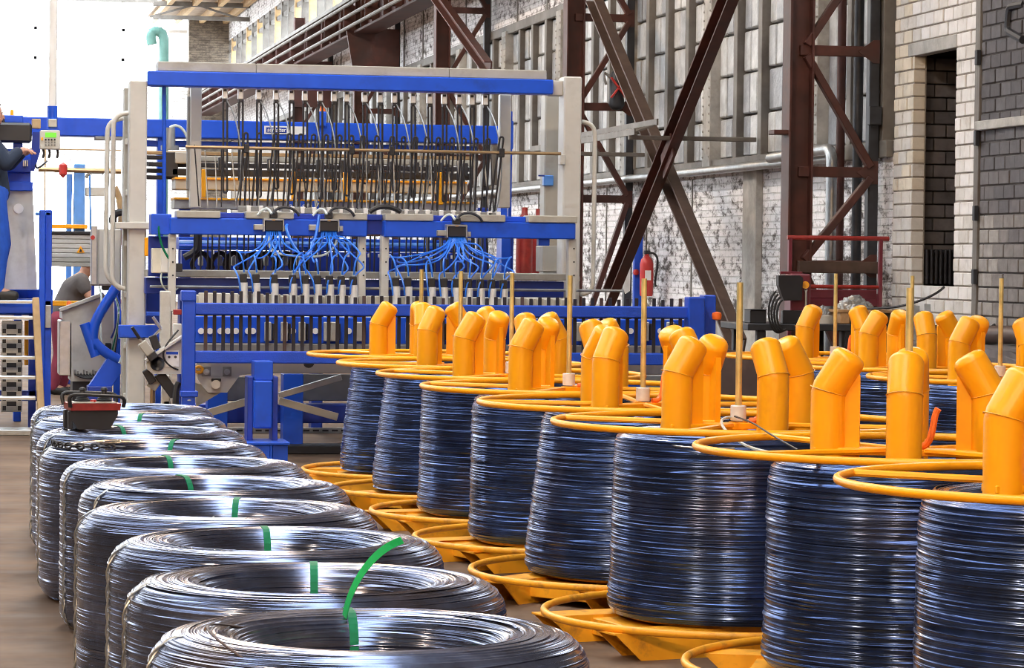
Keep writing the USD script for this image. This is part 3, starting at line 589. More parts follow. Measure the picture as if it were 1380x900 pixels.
for xa in (199, ): part(t, 'end_block', PB(204, 288, 231, 316, YE + .1, .3), 'blue')
YV = YE - .1
zc0 = [328.9, 346, 370.5, 395.4, 412.2, 429, 445.2, 461, 477, 534.4, 550.6, 582.6, 599.1, 615.3, 632.4, 648.6, 663.8, 679.7]
YCY = 23.4
for vx, vy, rng_ in ((369, 304, (0, 4)), (443.5, 304.5, (4, 9)), (616, 312, (9, 18))):
    vb = part(t, 'valve_block', PB(vx - 12, vy - 7, vx + 12, vy + 7, YV, .1), 'black')
    part(vb, 'frame', PB(vx - 13.5, vy - 9.5, vx + 13.5, vy - 7, YV - .01, .12), 'zinc'); part(vb, 'end_plate', PB(vx - 14, vy - 8, vx - 12, vy + 8, YV - .01, .1), 'zinc'); part(vb, 'end_plate', PB(vx + 12, vy - 8, vx + 14, vy + 8, YV - .01, .1), 'zinc')
    part(vb, 'connector', PB(vx - 5, vy - 19, vx + 5, vy - 10, YV + .01, .08), 'black'); part(vb, 'fitting', PB(vx - 27, vy - 2, vx - 14, vy + 6, YV + .03, .05), 'zinc'); part(vb, 'fitting', PB(vx + 14, vy, vx + 19, vy + 7, YV + .02, .06), 'zinc')
    part(vb, 'plug', PB(vx - 2, vy - 8.6, vx + 2, vy - 6, YV - .016, .02), 'brass_rod')
    part(vb, 'cable', MB().tube(spline([at(vx, vy - 16, YV), at(vx + 8, vy - 24, YV + .05), at(vx + 26, vy - 22, YV + .05), at(vx + 34, vy - 13, YV + .05)], 12), .012, 6), 'black', smooth=40)
    part(vb, 'cable', MB().tube(spline([at(vx - 3, vy - 16, YV), at(vx - 10, vy - 23, YV + .05), at(vx - 22, vy - 14, YV + .05)], 12), .010, 6), 'hose_clear', smooth=40)
    lo, hi = rng_
    for k, ci in enumerate(range(lo, hi)):
        x1 = zc0[ci]
        for q in (0, 1):
            xs = vx - 10 + 20 * (2 * k + q + .5) / (2 * (hi - lo)); side = np.sign(x1 - xs); far = abs(x1 - xs)
            y1 = ypx(x1, 366 if q == 0 else 392); xe = x1 + (0 if q == 0 else -5)
            mid = (xs + (x1 - xs) * .35, vy + 20 + far * .12 + 6 * q); md2 = (x1 + side * (3 + 3 * q) * (1 if far > 8 else -1), vy + 34 + far * .06 + 10 * q)
            pts = [at(xs, vy + 6, YV + .03), at(xs + (x1 - xs) * .06, vy + 15, YV - .02), at(*mid, YV - .10 - .05 * q), at(*md2, YV - .32), at(xe + side * 1.5, y1 - 14, YCY - .03), at(xe, y1, YCY - .02)]
            part(t, 'hose', MB().tube(spline(pts + np.array([[0, 0, 0]] * 2 + [list(rng.normal(0, .03, 3)) for _ in range(2)] + [[0, 0, 0]] * 2), 20), .0068, 6), 'hose_blue', smooth=40)
part(t, 'loose_hose', MB().tube(spline([at(387, 303, YV), at(395, 330, YV - .1), at(410, 345, YV - .1), at(425, 320, YV - .05), at(430, 290, YV)], 18), .012, 6), 'hose_blue', smooth=40)
part(t, 'loose_hose', MB().tube(spline([at(362, 318, YV), at(372, 340, YV - .1), at(400, 345, YV - .1), at(440, 342, YV - .05), at(455, 318, YV)], 18), .009, 6), 'hose_clear', smooth=40)
part(t, 'black_hose', MB().tube(spline([at(498, 286, YE), at(508, 280, YE), at(524, 279, YE), at(540, 286, YE)], 12), .02, 8), 'rubber', smooth=40)
part(t, 'lamp_stub', PB(726, 318, 741, 331, YE + .05, .1), 'blue')
for xa, xb, yb in ((228, 238, 420), (485, 494.5, 410), (515, 525.5, 410), (768, 779, 410)):
    m = MB().box((px_(xa, 360, YE), YE + .06, zpx(xa, yb, YE)), (px_(xb, 360, YE), YE + .16, z0 + .005), .006)
    ps = part(t, 'upright', m, 'grey_light')
    for k in range(3): part(ps, 'bolt', MB().cyl(at((xa + xb) / 2, 335 + 18 * k, YE + .062), at((xa + xb) / 2, 335 + 18 * k, YE + .05), .008, 6), 'dark_steel')

# --- cylinder bank and cross beams (Y = 23.4 .. 25.6)
t = thing('cylinder_bank', 'row of small silver air cylinders on a grey and blue cross beam', 'machine')
part(t, 'grey_beam', PB(196, 363, 766, 372.5, 24.7, .2), 'grey_paint')
part(t, 'blue_beam', PB(196, 374, 760, 396, 24.8, .25), 'blue_dark')
part(t, 'light_rod', MB().tube([at(202, 386, 24.62), at(202, 386, 24.62) + [4.0, 0, 0]], .012, 8), 'zinc', smooth=40)
part(t, 'base_beam', PB(265, 398, 766, 413, 23.5, .5), 'grey_paint')
for i, x in enumerate(zc0):
    c = part(t, 'cylinder', MB().tube([at(x, ypx(x, 411), YCY), at(x, ypx(x, 380), YCY)], .030, 12), 'silver', smooth=40)
    part(c, 'cap', PB(x - 5.5, ypx(x, 368), x + 4, ypx(x, 380), YCY - .02, .06), 'black'); part(c, 'fitting', MB().tube([at(x, ypx(x, 362), YCY), at(x, ypx(x, 370), YCY)], .010, 8), 'hose_clear', smooth=40)
for k in range(44):
    x = 268 + k * 11.35; part(t, 'spacer_block', PB(x, ypx(x, 395) - .006 * (x - 303), x + 8.2, ypx(x, 410), 23.45 + .04, .05), 'grey_light' if x < 335 else 'grey_paint')
# --- blue body of the welder behind
t = thing('welder_body', 'deep blue welding press body with black hose loops between the beams', 'machine')
part(t, 'main_beam', PB(241, 319, 640, 336, 25.6, .3), 'blue')
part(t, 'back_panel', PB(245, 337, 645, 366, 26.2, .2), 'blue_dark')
part(t, 'pipe', MB().tube([at(241, 327, 25.5), at(241, 327, 25.5) + [2.5, 0, 0]], .022, 8), 'blue_pale', smooth=40)
part(t, 'pipe', MB().tube([at(241, 331, 25.48), at(241, 331, 25.48) + [2.5, 0, 0]], .016, 8), 'blue', smooth=40)
for k in range(28):
    x = 258 + k * 14; part(t, 'terminal', PB(x, 337 + .02 * (x - 258), x + 3, 342 + .02 * (x - 258), 26.1, .03), 'white')
for k in range(7):
    x = 262 + k * 22 + (k % 2) * 4; part(t, 'hose_loop', MB().tube(spline([at(x, 363, 25.9), at(x + 2, 345, 25.8), at(x + 10, 341, 25.75), at(x + 18, 348, 25.8), at(x + 17, 363, 25.9)], 14), .022, 7), 'rubber', smooth=40)
    part(t, 'clamp_head', PB(x + 6, 344, x + 12, 358, 25.95, .1), 'zinc' if k % 2 else 'paper')
for k in range(52):
    x = 262 + k * 8.1 + (k % 3) * 1.1
    if x < 660: part(t, 'electrode_rod', MB().tube([at(x, ypx(x, 312), 25.0 + .05 * (k % 3)), at(x - 1, ypx(x, 366), 25.0 + .05 * (k % 3))], .0075, 5), 'black_steel', smooth=40)
for k in range(10):
    x = 575 + k * 9; part(t, 'steel_cable', MB().tube([at(x, 318, 25.35), at(x + 2, 372, 25.35)], .010, 6), 'dark_steel' if k % 2 else 'mullion', smooth=40)
part(t, 'side_frame', PB(676, 318, 688, 366, 25.8, .25), 'blue'); part(t, 'side_frame', PB(745 - 60, 318, 752 - 60, 366, 26.0, .2), 'blue_dark')
part(t, 'grey_box', PB(731, 331, 753, 366, 25.5, .3), 'grey_paint')
part(t, 'bracket_arm', MB().tube(fillet([at(248, 347, 25.2), at(262, 340, 25.2), at(267, 332, 25.2), at(266, 310, 25.2)], .05), .03, 8), 'rubber', smooth=40)
for x in (242, 420, 636): part(t, 'leg', MB().box((px_(x, 400, 26.3), 26.25, 0), (px_(x + 14, 400, 26.3), 26.45, zpx(x, 360, 26.3))), 'blue_dark')
for px in (706, 725): 
    b_ = single('gas_bottle', MB().lathe([(0, 0), (.075, 0), (.08, .02), (.08, .42), (.06, .52), (.03, .56), (.03, .62), (0, .62)], 14, at(px, 368, 27.5 + (px > 710) * .6)), 'red_dark', ['small dull red bottle standing left of a grey box under the beam', 'small bright red bottle right next to a grey box under the beam'][px > 710], 'bottle', smooth=40)
sb = at(706, 371, 27.5)
single('bottle_shelf', MB().box((sb[0] - .3, 27.3, sb[2] - .05), (sb[0] + .5, 28.4, sb[2] + .0)).box((sb[0] - .3, 27.3, 0), (sb[0] - .25, 27.4, sb[2])).box((sb[0] + .45, 28.3, 0), (sb[0] + .5, 28.4, sb[2])), 'grey_paint', 'narrow grey shelf carrying two red bottles behind the beam', 'shelf')

# --- blue guard fence with flat black bars (Y = 22.2)
YF = 22.2
t = thing('guard_fence', 'blue square-tube fence with a row of upright black bars in front of the machine', 'fence')
zr0, zr1, zl0, zl1 = zpx(263, 424, YF), zpx(263, 408, YF), zpx(263, 489.5, YF), zpx(263, 473, YF)
xa, xb = px_(262, 440, YF), px_(931, 440, YF)
part(t, 'top_rail', MB().box((xa, YF + .02, zr0), (xb, YF + .11, zr1), .008), 'blue_hammer')
part(t, 'bottom_rail', MB().box((xa, YF + .02, zl0), (xb, YF + .11, zl1), .008), 'blue_hammer')
lp = part(t, 'post', MB().box((px_(246, 480, YF), YF, 0), (px_(263.5, 480, YF), YF + .12, zpx(254, 392, YF)), .008), 'blue_hammer')
part(lp, 'cap', MB().box((px_(244.5, 395, YF), YF - .01, zpx(254, 406, YF)), (px_(264.5, 395, YF), YF + .13, zpx(254, 391.5, YF)), .008), 'blue_hammer')
cl_ = part(lp, 'collar', PB(244, 527, 267, 535, YF - .015, .15), 'blue_hammer'); part(lp, 'bolt', MB().lathe([(0, .012), (.012, .008), (.016, 0)], 8, at(255, 540, YF)), 'zinc')
part(t, 'post', MB().box((px_(927, 450, YF), YF - .02, 0), (px_(949, 450, YF), YF + .13, zpx(930, 400, YF)), .008), 'blue_hammer')
part(t, 'post', MB().box((px_(946, 450, YF + .2), YF + .14, 0), (px_(962, 450, YF + .2), YF + .3, zpx(954, 398, YF)), .008), 'blue_hammer')
for k in range(55):
    x = 279 + k * 11.9; X = px_(x, 440, YF) 
    if X > xb - .03: break
    zt = zpx(279, 392 + (k % 5 == 2) * 2 - (k > 7) * -5, YF)
    part(t, 'bar', MB().box((X - .0135, YF + .11, zl1 - .02), (X + .0135, YF + .125, zt + .0), .003), 'black_steel' if k % 9 else 'rust_grey')
part(t, 'red_knob', MB().lathe([(0, .03), (.035, .02), (.04, 0), (.035, -.03), (0, -.04)], 10, at(966, 425, YF + .1)), 'orange', smooth=50)
# perforated blue plate and stops behind the bars
t = thing('lower_carriage', 'blue perforated plate with grey clamp plates behind the fence bars', 'machine')
part(t, 'plate', PB(262, 426, 930, 462, 22.75, .06), 'blue'); part(t, 'ledge', PB(262, 463, 930, 474, 22.7, .15), 'grey_dark'); part(t, 'top_ledge', PB(262, 414, 930, 425, 22.9, .2), 'dark_steel')
for k, x in enumerate((271, 283, 297, 307, 318, 334, 341, 391, 395, 425, 470, 520, 560, 610, 640, 700, 760, 800, 850, 890)):
    part(t, 'white_disc', MB().cyl(at(x, 446, 22.75), at(x, 446, 22.735), .024, 14), 'white')
for x in (357, 379, 403, 437, 446, 480, 512, 548, 590, 626, 670, 716, 742, 778, 820, 866, 900):
    part(t, 'clamp_plate', PB(x, 434, x + 9, 460, 22.68, .06), 'grey_paint'); part(t, 'clamp_chain', PB(x + 10, 436, x + 13, 458, 22.7, .05), 'black')
# --- under frame
t = thing('under_frame', 'grey and blue under frame with diagonal braces below the fence', 'machine frame')
YU = 22.9
part(t, 'grey_plate', MB().prism([(p[0], p[2]) for p in (at(266, 489, YU), at(345, 489, YU), at(345, 503, YU), at(323, 506, YU), at(306, 529, YU), at(280, 529, YU), at(266, 510, YU))], YU, YU + .05), 'grey_light')
part(t, 'grey_plate', MB().prism([(p[0], p[2]) for p in (at(262, 515, YU + .1), at(298, 528, YU + .1), at(264, 548, YU + .1))], YU + .06, YU + .1), 'grey_paint')
for x in (278, 306): part(t, 'window_plate', PB(x - 6, 494, x + 6, 507, YU - .015, .02), 'grey_dark'); part(t, 'roller', MB().cyl(at(x, 501, YU - .015), at(x, 501, YU - .04), .024, 12), 'zinc', smooth=40)
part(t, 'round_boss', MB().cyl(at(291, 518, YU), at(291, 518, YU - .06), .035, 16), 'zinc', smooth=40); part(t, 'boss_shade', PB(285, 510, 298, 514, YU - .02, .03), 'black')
part(t, 'shackle', MB().tube([at(268 + 5 * math.cos(a_), 498 + 4 * math.sin(a_), YU - .02) for a_ in np.linspace(0, 2 * math.pi, 14, endpoint=False)], .012, 6, closed=True), 'yellow_worn', smooth=40)
part(t, 'grey_beam', PB(366, 488, 932, 503, YU, .15), 'grey_light')
for x in (416, 640): part(t, 'round_hole', MB().cyl(at(x, 488, YU + .004), at(x, 488, YU - .004), .045, 16), 'black')
part(t, 'rear_panel', PB(408, 504, 900, 540, 24.2, .05), 'grey_dark'); part(t, 'rear_panel', PB(300, 508, 338, 540, 24.2, .05), 'mullion')
part(t, 'blue_base', PB(262, 545, 930, 570, 24.0, .3), 'blue_dark')
for xa in (382, 280, 640, 840): part(t, 'blue_leg', MB().box((px_(xa, 520, 23.7), 23.7, 0), (px_(xa + 27, 520, 23.7), 23.9, zpx(xa, 504, 23.7))), 'blue')
def dbar(p, q, Y, w, m): part(t, 'brace', MB().bar(at(*p, Y), at(*q, Y), .02, w, (0, 0, 1)), m)
dbar((376, 533), (460, 508), 23.4, .05, 'zinc'); dbar((376, 540), (455, 562), 23.3, .06, 'grey_paint'); dbar((336, 540), (262, 562), 23.3, .06, 'grey_paint'); dbar((700, 540), (800, 565), 23.3, .06, 'grey_paint'); dbar((900, 540), (800, 565), 23.3, .06, 'grey_paint')
part(t, 'floor_channel', MB().box((px_(262, 590, 23.6), 23.5, 0), (px_(930, 590, 23.6), 23.8, .07)), 'dark_steel')
# central blue support stand in front
t = thing('support_stand', 'stout blue pedestal on a wide foot under the middle of the fence', 'stand')
YS = 21.9
part(t, 'post', MB().box((px_(342, 560, YS), YS, .30), (px_(367, 560, YS), YS + .22, zpx(355, 513, YS)), .01), 'blue')
part(t, 'side_flange', MB().box((px_(334, 560, YS + .05), YS + .08, .12), (px_(341.5, 560, YS + .05), YS + .3, zpx(340, 508, YS)), .006), 'blue_dark'); part(t, 'side_flange', MB().box((px_(367.5, 560, YS + .05), YS + .08, .12), (px_(375, 560, YS + .05), YS + .3, zpx(370, 508, YS)), .006), 'blue_dark')
part(t, 'head', MB().box((px_(342, 500, YS + .1), YS + .05, zpx(355, 513, YS)), (px_(367, 500, YS + .1), YS + .3, zpx(355, 487, YS)), .006), 'blue')
fz = zpx(355, 598, YS)
part(t, 'foot', MB().box((px_(326, 610, YS - .1), YS - .12, 0), (px_(364, 610, YS - .1), YS + .3, fz), .006), 'blue'); part(t, 'foot', MB().box((px_(367, 610, YS - .1), YS - .1, 0), (px_(388, 610, YS - .1), YS + .3, fz), .006), 'blue')
part(t, 'foot_plate', MB().box((px_(322, 600, YS - .1), YS - .14, fz), (px_(390, 600, YS - .1), YS + .32, fz + .02), .004), 'blue'); part(t, 'foot_rib', MB().box((px_(363.5, 610, YS - .1), YS - .13, 0), (px_(366.5, 610, YS - .1), YS + .3, fz), .004), 'blue')
# perforated floor strips
t = thing('floor_grating', 'low perforated steel strip lying along the foot of the machine', 'floor strip')
za, zb = at(262, 584, z=0), at(470, 588, z=0)
part(t, 'strip', MB().box((za[0], za[1], 0), (zb[0] + 2.6, za[1] + .03, .05), .003), 'zinc')
for k in range(60): part(t, 'slot', MB().box((za[0] + .03 + k * .085, za[1] - .004, .018), (za[0] + .085 + k * .085, za[1] + .0, .034), 0), 'black')

# ================================================================ LEFT SIDE
# crank mechanism between the portal column and the fence
t = thing('crank_bracket', 'grey bracket plate with a black hand knob and crank levers beside the portal column', 'mechanism')
YK = 22.6
part(t, 'bracket_plate', MB().prism([(p[0], p[2]) for p in (at(197, 487, YK), at(245, 456, YK), at(245, 504, YK), at(206, 504, YK), at(198, 497, YK))], YK, YK + .08), 'grey_light')
part(t, 'bracket_edge', MB().bar(at(196, 486, YK), at(246, 453, YK), .12, .02), 'grey_light')
part(t, 'hand_knob', MB().lathe([(0, .03), (.03, .034), (.05, .025), (.055, 0), (.055, -.03), (0, -.03)], 18), 'black', smooth=40)
kn = part(t, 'scale_plate', PB(223, 472, 241, 494, YK - .006, .008), 'white', 'pale scale plate with blue print'); part(kn, 'blue_print', PB(224, 474, 240, 477.5, YK - .009, .004, ch=0), 'blue')
for x in (228, 236.5): part(kn, 'hole', MB().cyl(at(x, 481, YK - .005), at(x, 481, YK - .012), .010, 10), 'black')
part(t, 'lever', MB().tube([at(178, 441, YK - .1), at(188, 456, YK - .08)], .013, 10), 'black', smooth=40); part(t, 'lever_arm', MB().tube([at(188, 456, YK - .08), at(204, 480, YK - .04)], .012, 8), 'alu', smooth=40)
part(t, 'lever_head', MB().bar(at(191, 461, YK - .06), at(203, 477, YK - .06), .07, .06, (0, 1, 0)), 'grey_paint'); part(t, 'lever_grip', MB().bar(at(200, 473, YK - .05), at(208, 484, YK - .05), .075, .07, (0, 1, 0)), 'black')
part(t, 'crank_handle', MB().tube([at(206, 427, YK), at(217, 443, YK)], .012, 8).tube([at(217, 443, YK), at(208, 452, YK + .02)], .010, 8), 'alu', smooth=40); part(t, 'crank_grip', MB().bar(at(205, 452, YK), at(212, 470, YK), .06, .06, (0, 1, 0)), 'black')
part(t, 'dark_strut', MB().bar(at(214, 503, YK + .1), at(236, 533, YK + .1), .08, .05, (0, 1, 0)), 'black'); part(t, 'dark_strut', MB().bar(at(196, 498, YK + .1), at(206, 516, YK + .1), .06, .05, (0, 1, 0)), 'black')
part(t, 'grey_foot', PB(218, 505, 229, 562, YK + .3, .1), 'grey_light'); part(t, 'grey_foot', MB().box((px_(220, 560, YK + .3), YK + .3, 0), (px_(230, 560, YK + .3), YK + .4, zpx(225, 540, YK + .3))), 'grey_paint')
part(t, 'hinge_plate', MB().bar(at(202, 512, YK + .15), at(214, 520, YK + .15), .1, .03, (0, 1, 0)), 'grey_paint')
part(t, 'bent_pipe', MB().tube(fillet([at(206, 518, YK + .2), at(205, 552, YK + .2), at(214, 562, YK + .2)], .06), .02, 8), 'brass_rod', smooth=40)
part(t, 'black_hose', MB().tube(spline([at(241, 515, YK - .1), at(237, 530, YK - .1), at(237, 550, YK - .1), at(234, 572, YK)], 14), .024, 8), 'rubber', smooth=40)
part(t, 'thin_cable', MB().tube(spline([at(240, 445, YK), at(226, 462, YK - .05), at(220, 480, YK - .05), at(228, 492, YK - .03), at(240, 498, YK)], 16), .007, 6), 'rubber', smooth=40)
part(t, 'side_post', PB(216, 392, 230, 480, YK + .5, .1), 'grey_light'); part(t, 'red_grip', PB(234, 417, 245, 424, YK + .3, .08), 'red_dark'); part(t, 'oil_can', PB(234, 436, 245, 456, YK + .2, .1), 'grey_light')
kk = usdkit.UsdGeom.Mesh.Get(stage, t + '/hand_knob'); c_ = at(212, 490, YK); v_ = np.array(kk.GetPointsAttr().Get())
kk.GetPointsAttr().Set([Gf.Vec3f(float(a + c_[0]), float(c_[1] - c), float(b + c_[2])) for a, b, c in v_])
# blue cross arm on the portal column, control boxes and cables
t = thing('blue_cross_arm', 'short blue arm fixed across the left portal column', 'arm')
part(t, 'arm', PB(160, 438, 221, 455, YP - .12, .1), 'blue'); part(t, 'arm_plate', PB(217, 436, 222, 457, YP - .14, .14), 'blue_dark')
t = thing('relay_box', 'small beige relay box with a green cable right of the portal column', 'box')
part(t, 'box', PB(205, 334, 227, 368, 24.4, .14), 'paper'); part(t, 'lid', PB(217, 335, 227, 367, 24.37, .04), 'white')
part(t, 'cable', MB().tube(spline([at(216, 290, 24.4), at(214, 310, 24.3), at(220, 335, 24.3), at(230, 352, 24.3), at(236, 362, 24.35)], 16), .010, 6), 'green_strap', smooth=40)
part(t, 'cable', MB().tube(spline([at(218, 368, 24.4), at(218, 382, 24.35), at(226, 392, 24.4), at(240, 388, 24.45)], 12), .007, 6), 'hose_clear', smooth=40)
part(t, 'joint', PB(231, 355, 246, 366, 24.3, .08), 'black'); part(t, 'wall_plate', PB(200, 318, 230, 372, 24.6, .04), 'blue_dark')
part(t, 'yellow_guard', PB(195, 320, 205, 345, 24.9, .05), 'yellow'); part(t, 'side_arm', PB(197, 420, 217, 426, 24.5, .06), 'blue'); part(t, 'blue_frame', PB(197, 392, 217, 436, 25.6, .1), 'blue_dark')
part(t, 'stay', MB().box((px_(228, 372, 24.5), 24.46, 0), (px_(232, 372, 24.5), 24.54, zpx(228, 366, 24.5))), 'grey_paint')

YB0 = 27.0
t = thing('switch_cabinet', 'grey electric switch cabinet hung left of the portal column', 'cabinet')
part(t, 'cabinet', PB(124, 308, 163, 385, YB0, .35, ch=.01), 'grey_light'); part(t, 'door', PB(133, 309, 150, 383, YB0 - .02, .03), 'grey_light'); part(t, 'side', PB(123, 304, 131, 384, YB0 - .04, .05), 'alu')
part(t, 'red_button', MB().cyl(at(125, 320, YB0 - .04), at(125, 320, YB0 - .06), .02, 10), 'red'); part(t, 'gland', PB(138, 384, 152, 391, YB0 + .05, .15), 'dark_steel')
part(t, 'post', MB().box((px_(154, 450, YB0 + .3), YB0 + .25, 0), (px_(162, 450, YB0 + .3), YB0 + .4, zpx(158, 300, YB0 + .3))), 'blue')
for k in range(6): part(t, 'cable', MB().tube(spline([at(148 + k, 388, YB0), at(152 + 1.7 * k, 400 + 2 * k, YB0 - .1), at(158 + .8 * k, 420, YB0 - .15), at(156 + k * .5, 440 + 5 * k, YB0 - .1), at(150 + k, 455 + 8 * k, YB0)], 16), .009, 6), ['blue_dark', 'hose_clear', 'green_strap', 'zinc', 'rubber', 'blue'][k], smooth=40)
part(t, 'long_cable', MB().tube(spline([at(134, 386, YB0 - .1), at(136, 430, YB0 - .3), at(141, 480, YB0 - .35), at(151, 498, YB0 - .35), at(160, 490, YB0 - .3), at(160, 455, YB0 - .2)], 26), .010, 7), 'hose_clear', smooth=40)
YCON = 27.6
t = thing('control_console', 'grey sloping control console with a louvred foot between stairs and portal', 'console')
part(t, 'console', MB().prism([(p[0], p[2]) for p in (at(84, 418, YCON), at(140, 396, YCON), at(153, 404, YCON), at(153, 514, YCON), at(96, 514, YCON), at(96, 436, YCON), at(84, 430, YCON))], YCON, YCON + .7), 'grey_light')
part(t, 'desk_edge', MB().bar(at(80, 418, YCON - .02), at(140, 396, YCON - .02), .06, .035), 'grey_light'); part(t, 'door', PB(80, 432, 95, 506, YCON - .02, .5), 'alu')
for k in range(8): part(t, 'plug', PB(100 + k * 4, 498 + (k % 3) * 2, 102.5 + k * 4, 504 + (k % 3) * 2, YCON - .03, .04), 'grey_dark'); part(t, 'plug_wire', MB().tube(spline([at(101 + k * 4, 504, YCON - .03), at(112 + k * 4, 509, YCON - .06), at(130 + k * 2, 507, YCON - .05)], 8), .008, 5), 'rubber', smooth=40)
part(t, 'outlet', PB(142, 462, 150, 480, YCON - .04, .05), 'dark_steel'); part(t, 'orange_lamp', MB().lathe([(0, .05), (.02, .045), (.025, 0)], 10, at(93, 412, YCON + .2)), 'orange', smooth=40)
part(t, 'foot', MB().box((px_(98, 540, YCON), YCON + .05, 0), (px_(150, 540, YCON), YCON + .6, zpx(100, 513, YCON)), .01), 'dark_steel')
t = thing('blue_pipe_arm', 'bent blue tube arm curving around the control console', 'pipe arm')
part(t, 'tube', MB().tube(fillet([at(158, 385, 26.2), at(118, 448, 26.2), at(125, 468, 26.2), at(160, 485, 26.2)], .22, 8), .045, 12), 'blue', smooth=40)
part(t, 'base_plate', MB().bar(at(157, 487, 26.25), at(130, 527, 26.25), .17, .16, (0, 1, 0)), 'blue'); part(t, 'base_foot', MB().box((px_(118, 530, 26.2), 26.1, 0), (px_(150, 530, 26.2), 26.4, zpx(130, 520, 26.2))), 'blue_dark')
# work platform with stairs
YST = 26.4
t = platform = thing('platform_stairs', 'open grey steps with a pale stringer leading to a blue platform at the left edge', 'stairs')
for i, y in enumerate((405, 426, 452.5, 479.5, 506, 533.5)):
    part(t, 'step', MB().box((px_(-60, y, YST), YST + .12 * (i == 0) - .06 * i * .5 , zpx(20, y + 4.5, YST)), (px_(48, y, YST), YST + .22 - .06 * i * .5, zpx(20, y, YST)), .006), 'alu')
a, b = at(48, 403, YST - .02), at(57, 569, YST - .32); b[2] = 0
part(t, 'stringer', MB().bar(a, b, .06, .14, (0, 1, 0)), 'timber', 'pale worn stringer'); part(t, 'far_stringer', MB().bar(a - [.76, 0, 0], b - [.76, 0, 0], .06, .14, (0, 1, 0)), 'alu')
fz = zpx(20, 405, YST)
part(t, 'platform_beam', MB().box((px_(-60, 400, YST + .3), YST + .3, fz - .12), (px_(71, 400, YST + .3), YST + 1.3, fz + .0), .008), 'blue')
part(t, 'edge_beam', PB(-60, 389, 71, 411, YST + 1.32, .1), 'blue')
part(t, 'post', MB().box((px_(52, 420, YST + .25), YST + .2, 0), (px_(60, 420, YST + .25), YST + .28, zpx(55, 283, YST + .25)), .006), 'blue')
part(t, 'post', MB().box((px_(60, 420, YST + .35), YST + .3, 0), (px_(69, 420, YST + .35), YST + .42, zpx(65, 283, YST + .35)), .006), 'blue')
part(t, 'guard_rail', PB(48, 286, 68, 290, YST + .3, .05), 'blue_pale'); part(t, 'splice_plate', PB(61, 411, 69, 442, YST + .27, .03), 'zinc')
part(t, 'lower_beam', PB(-60, 414, 44, 424, YST + .6, .1), 'blue_dark'); part(t, 'lower_beam', PB(-60, 526, 55, 540, YST + .6, .1), 'blue_dark')
part(t, 'blue_post', MB().box((px_(38, 500, YST + .7), YST + .6, 0), (px_(48, 500, YST + .7), YST + .7, zpx(44, 414, YST + .7))), 'blue_dark'); part(t, 'yellow_post', PB(33, 432, 40, 492, YST + .8, .06), 'yellow')
tr = part(t, 'perforated_channel', PB(2, 432, 30, 555, YST + .55, .03), 'zinc')
for k in range(9): part(tr, 'slot', PB(9, 437 + k * 13, 22, 443 + k * 13, YST + .545, .01, ch=0), 'dark_steel'); part(tr, 'slot', PB(3.5, 443 + k * 13, 8, 449 + k * 13, YST + .545, .01, ch=0), 'black'); part(tr, 'slot', PB(24, 443 + k * 13, 28.5, 449 + k * 13, YST + .545, .01, ch=0), 'black')
part(t, 'floor_strip', MB().box((px_(-60, 565, YST - .3), YST - .5, 0), (px_(48, 565, YST - .3), YST - .1, .05)), 'zinc')
# machine head the worker stands at
t = thing('drill_machine', 'blue machine head on a broad grey column at the left edge', 'machine')
YH = YST + .75
part(t, 'column', MB().prism([(p[0], p[2]) for p in (at(-30, 254, YH), at(44, 254, YH), at(50, 390, YH), at(-40, 390, YH))], YH, YH + .5), 'grey_light')
hole = part(t, 'round_window', MB().cyl(at(25, 281, YH + .002), at(25, 281, YH - .012), .045, 18), 'white')
part(t, 'collar', PB(-30, 244, 44, 256, YH - .05, .6), 'blue'); part(t, 'body', PB(-30, 200, 42, 246, YH, .5), 'blue')
part(t, 'black_panel', PB(-40, 164, 43, 191, YH - .1, .12, ch=.02), 'black'); part(t, 'cap', PB(4, 155, 31, 165, YH, .3), 'blue'); part(t, 'cap_knob', MB().lathe([(0, .06), (.012, .05), (.018, 0)], 8, at(16, 156, YH + .1)), 'yellow', smooth=40)
part(t, 'control_box', PB(8, 214, 42, 232, YH - .08, .1), 'blue_dark'); part(t, 'neck', PB(18, 190, 30, 214, YH, .2), 'blue')
part(t, 'brace', MB().prism([(p[0], p[2]) for p in (at(44, 178, YH), at(54, 178, YH), at(54, 205, YH), at(46, 230, YH), at(42, 230, YH), at(42, 215, YH))], YH, YH + .1), 'blue_dark')
part(t, 'yellow_block', PB(43, 160, 55, 173, YH + .2, .1), 'timber'); part(t, 'push_handle', MB().tube(fillet([at(-6, 158, YH), at(4, 158, YH), at(5, 165, YH)], .03), .012, 6), 'black', smooth=40)
for k in range(3): part(t, 'clip', PB(31 + 2.6 * k, 216, 32.6 + 2.6 * k, 224, YH - .12, .04), 'alu')
part(t, 'loose_wires', MB().tube(spline([at(48, 222, YH), at(52, 226, YH - .05), at(58, 222, YH - .05), at(63, 217, YH)], 8), .008, 5), 'rubber', smooth=40)
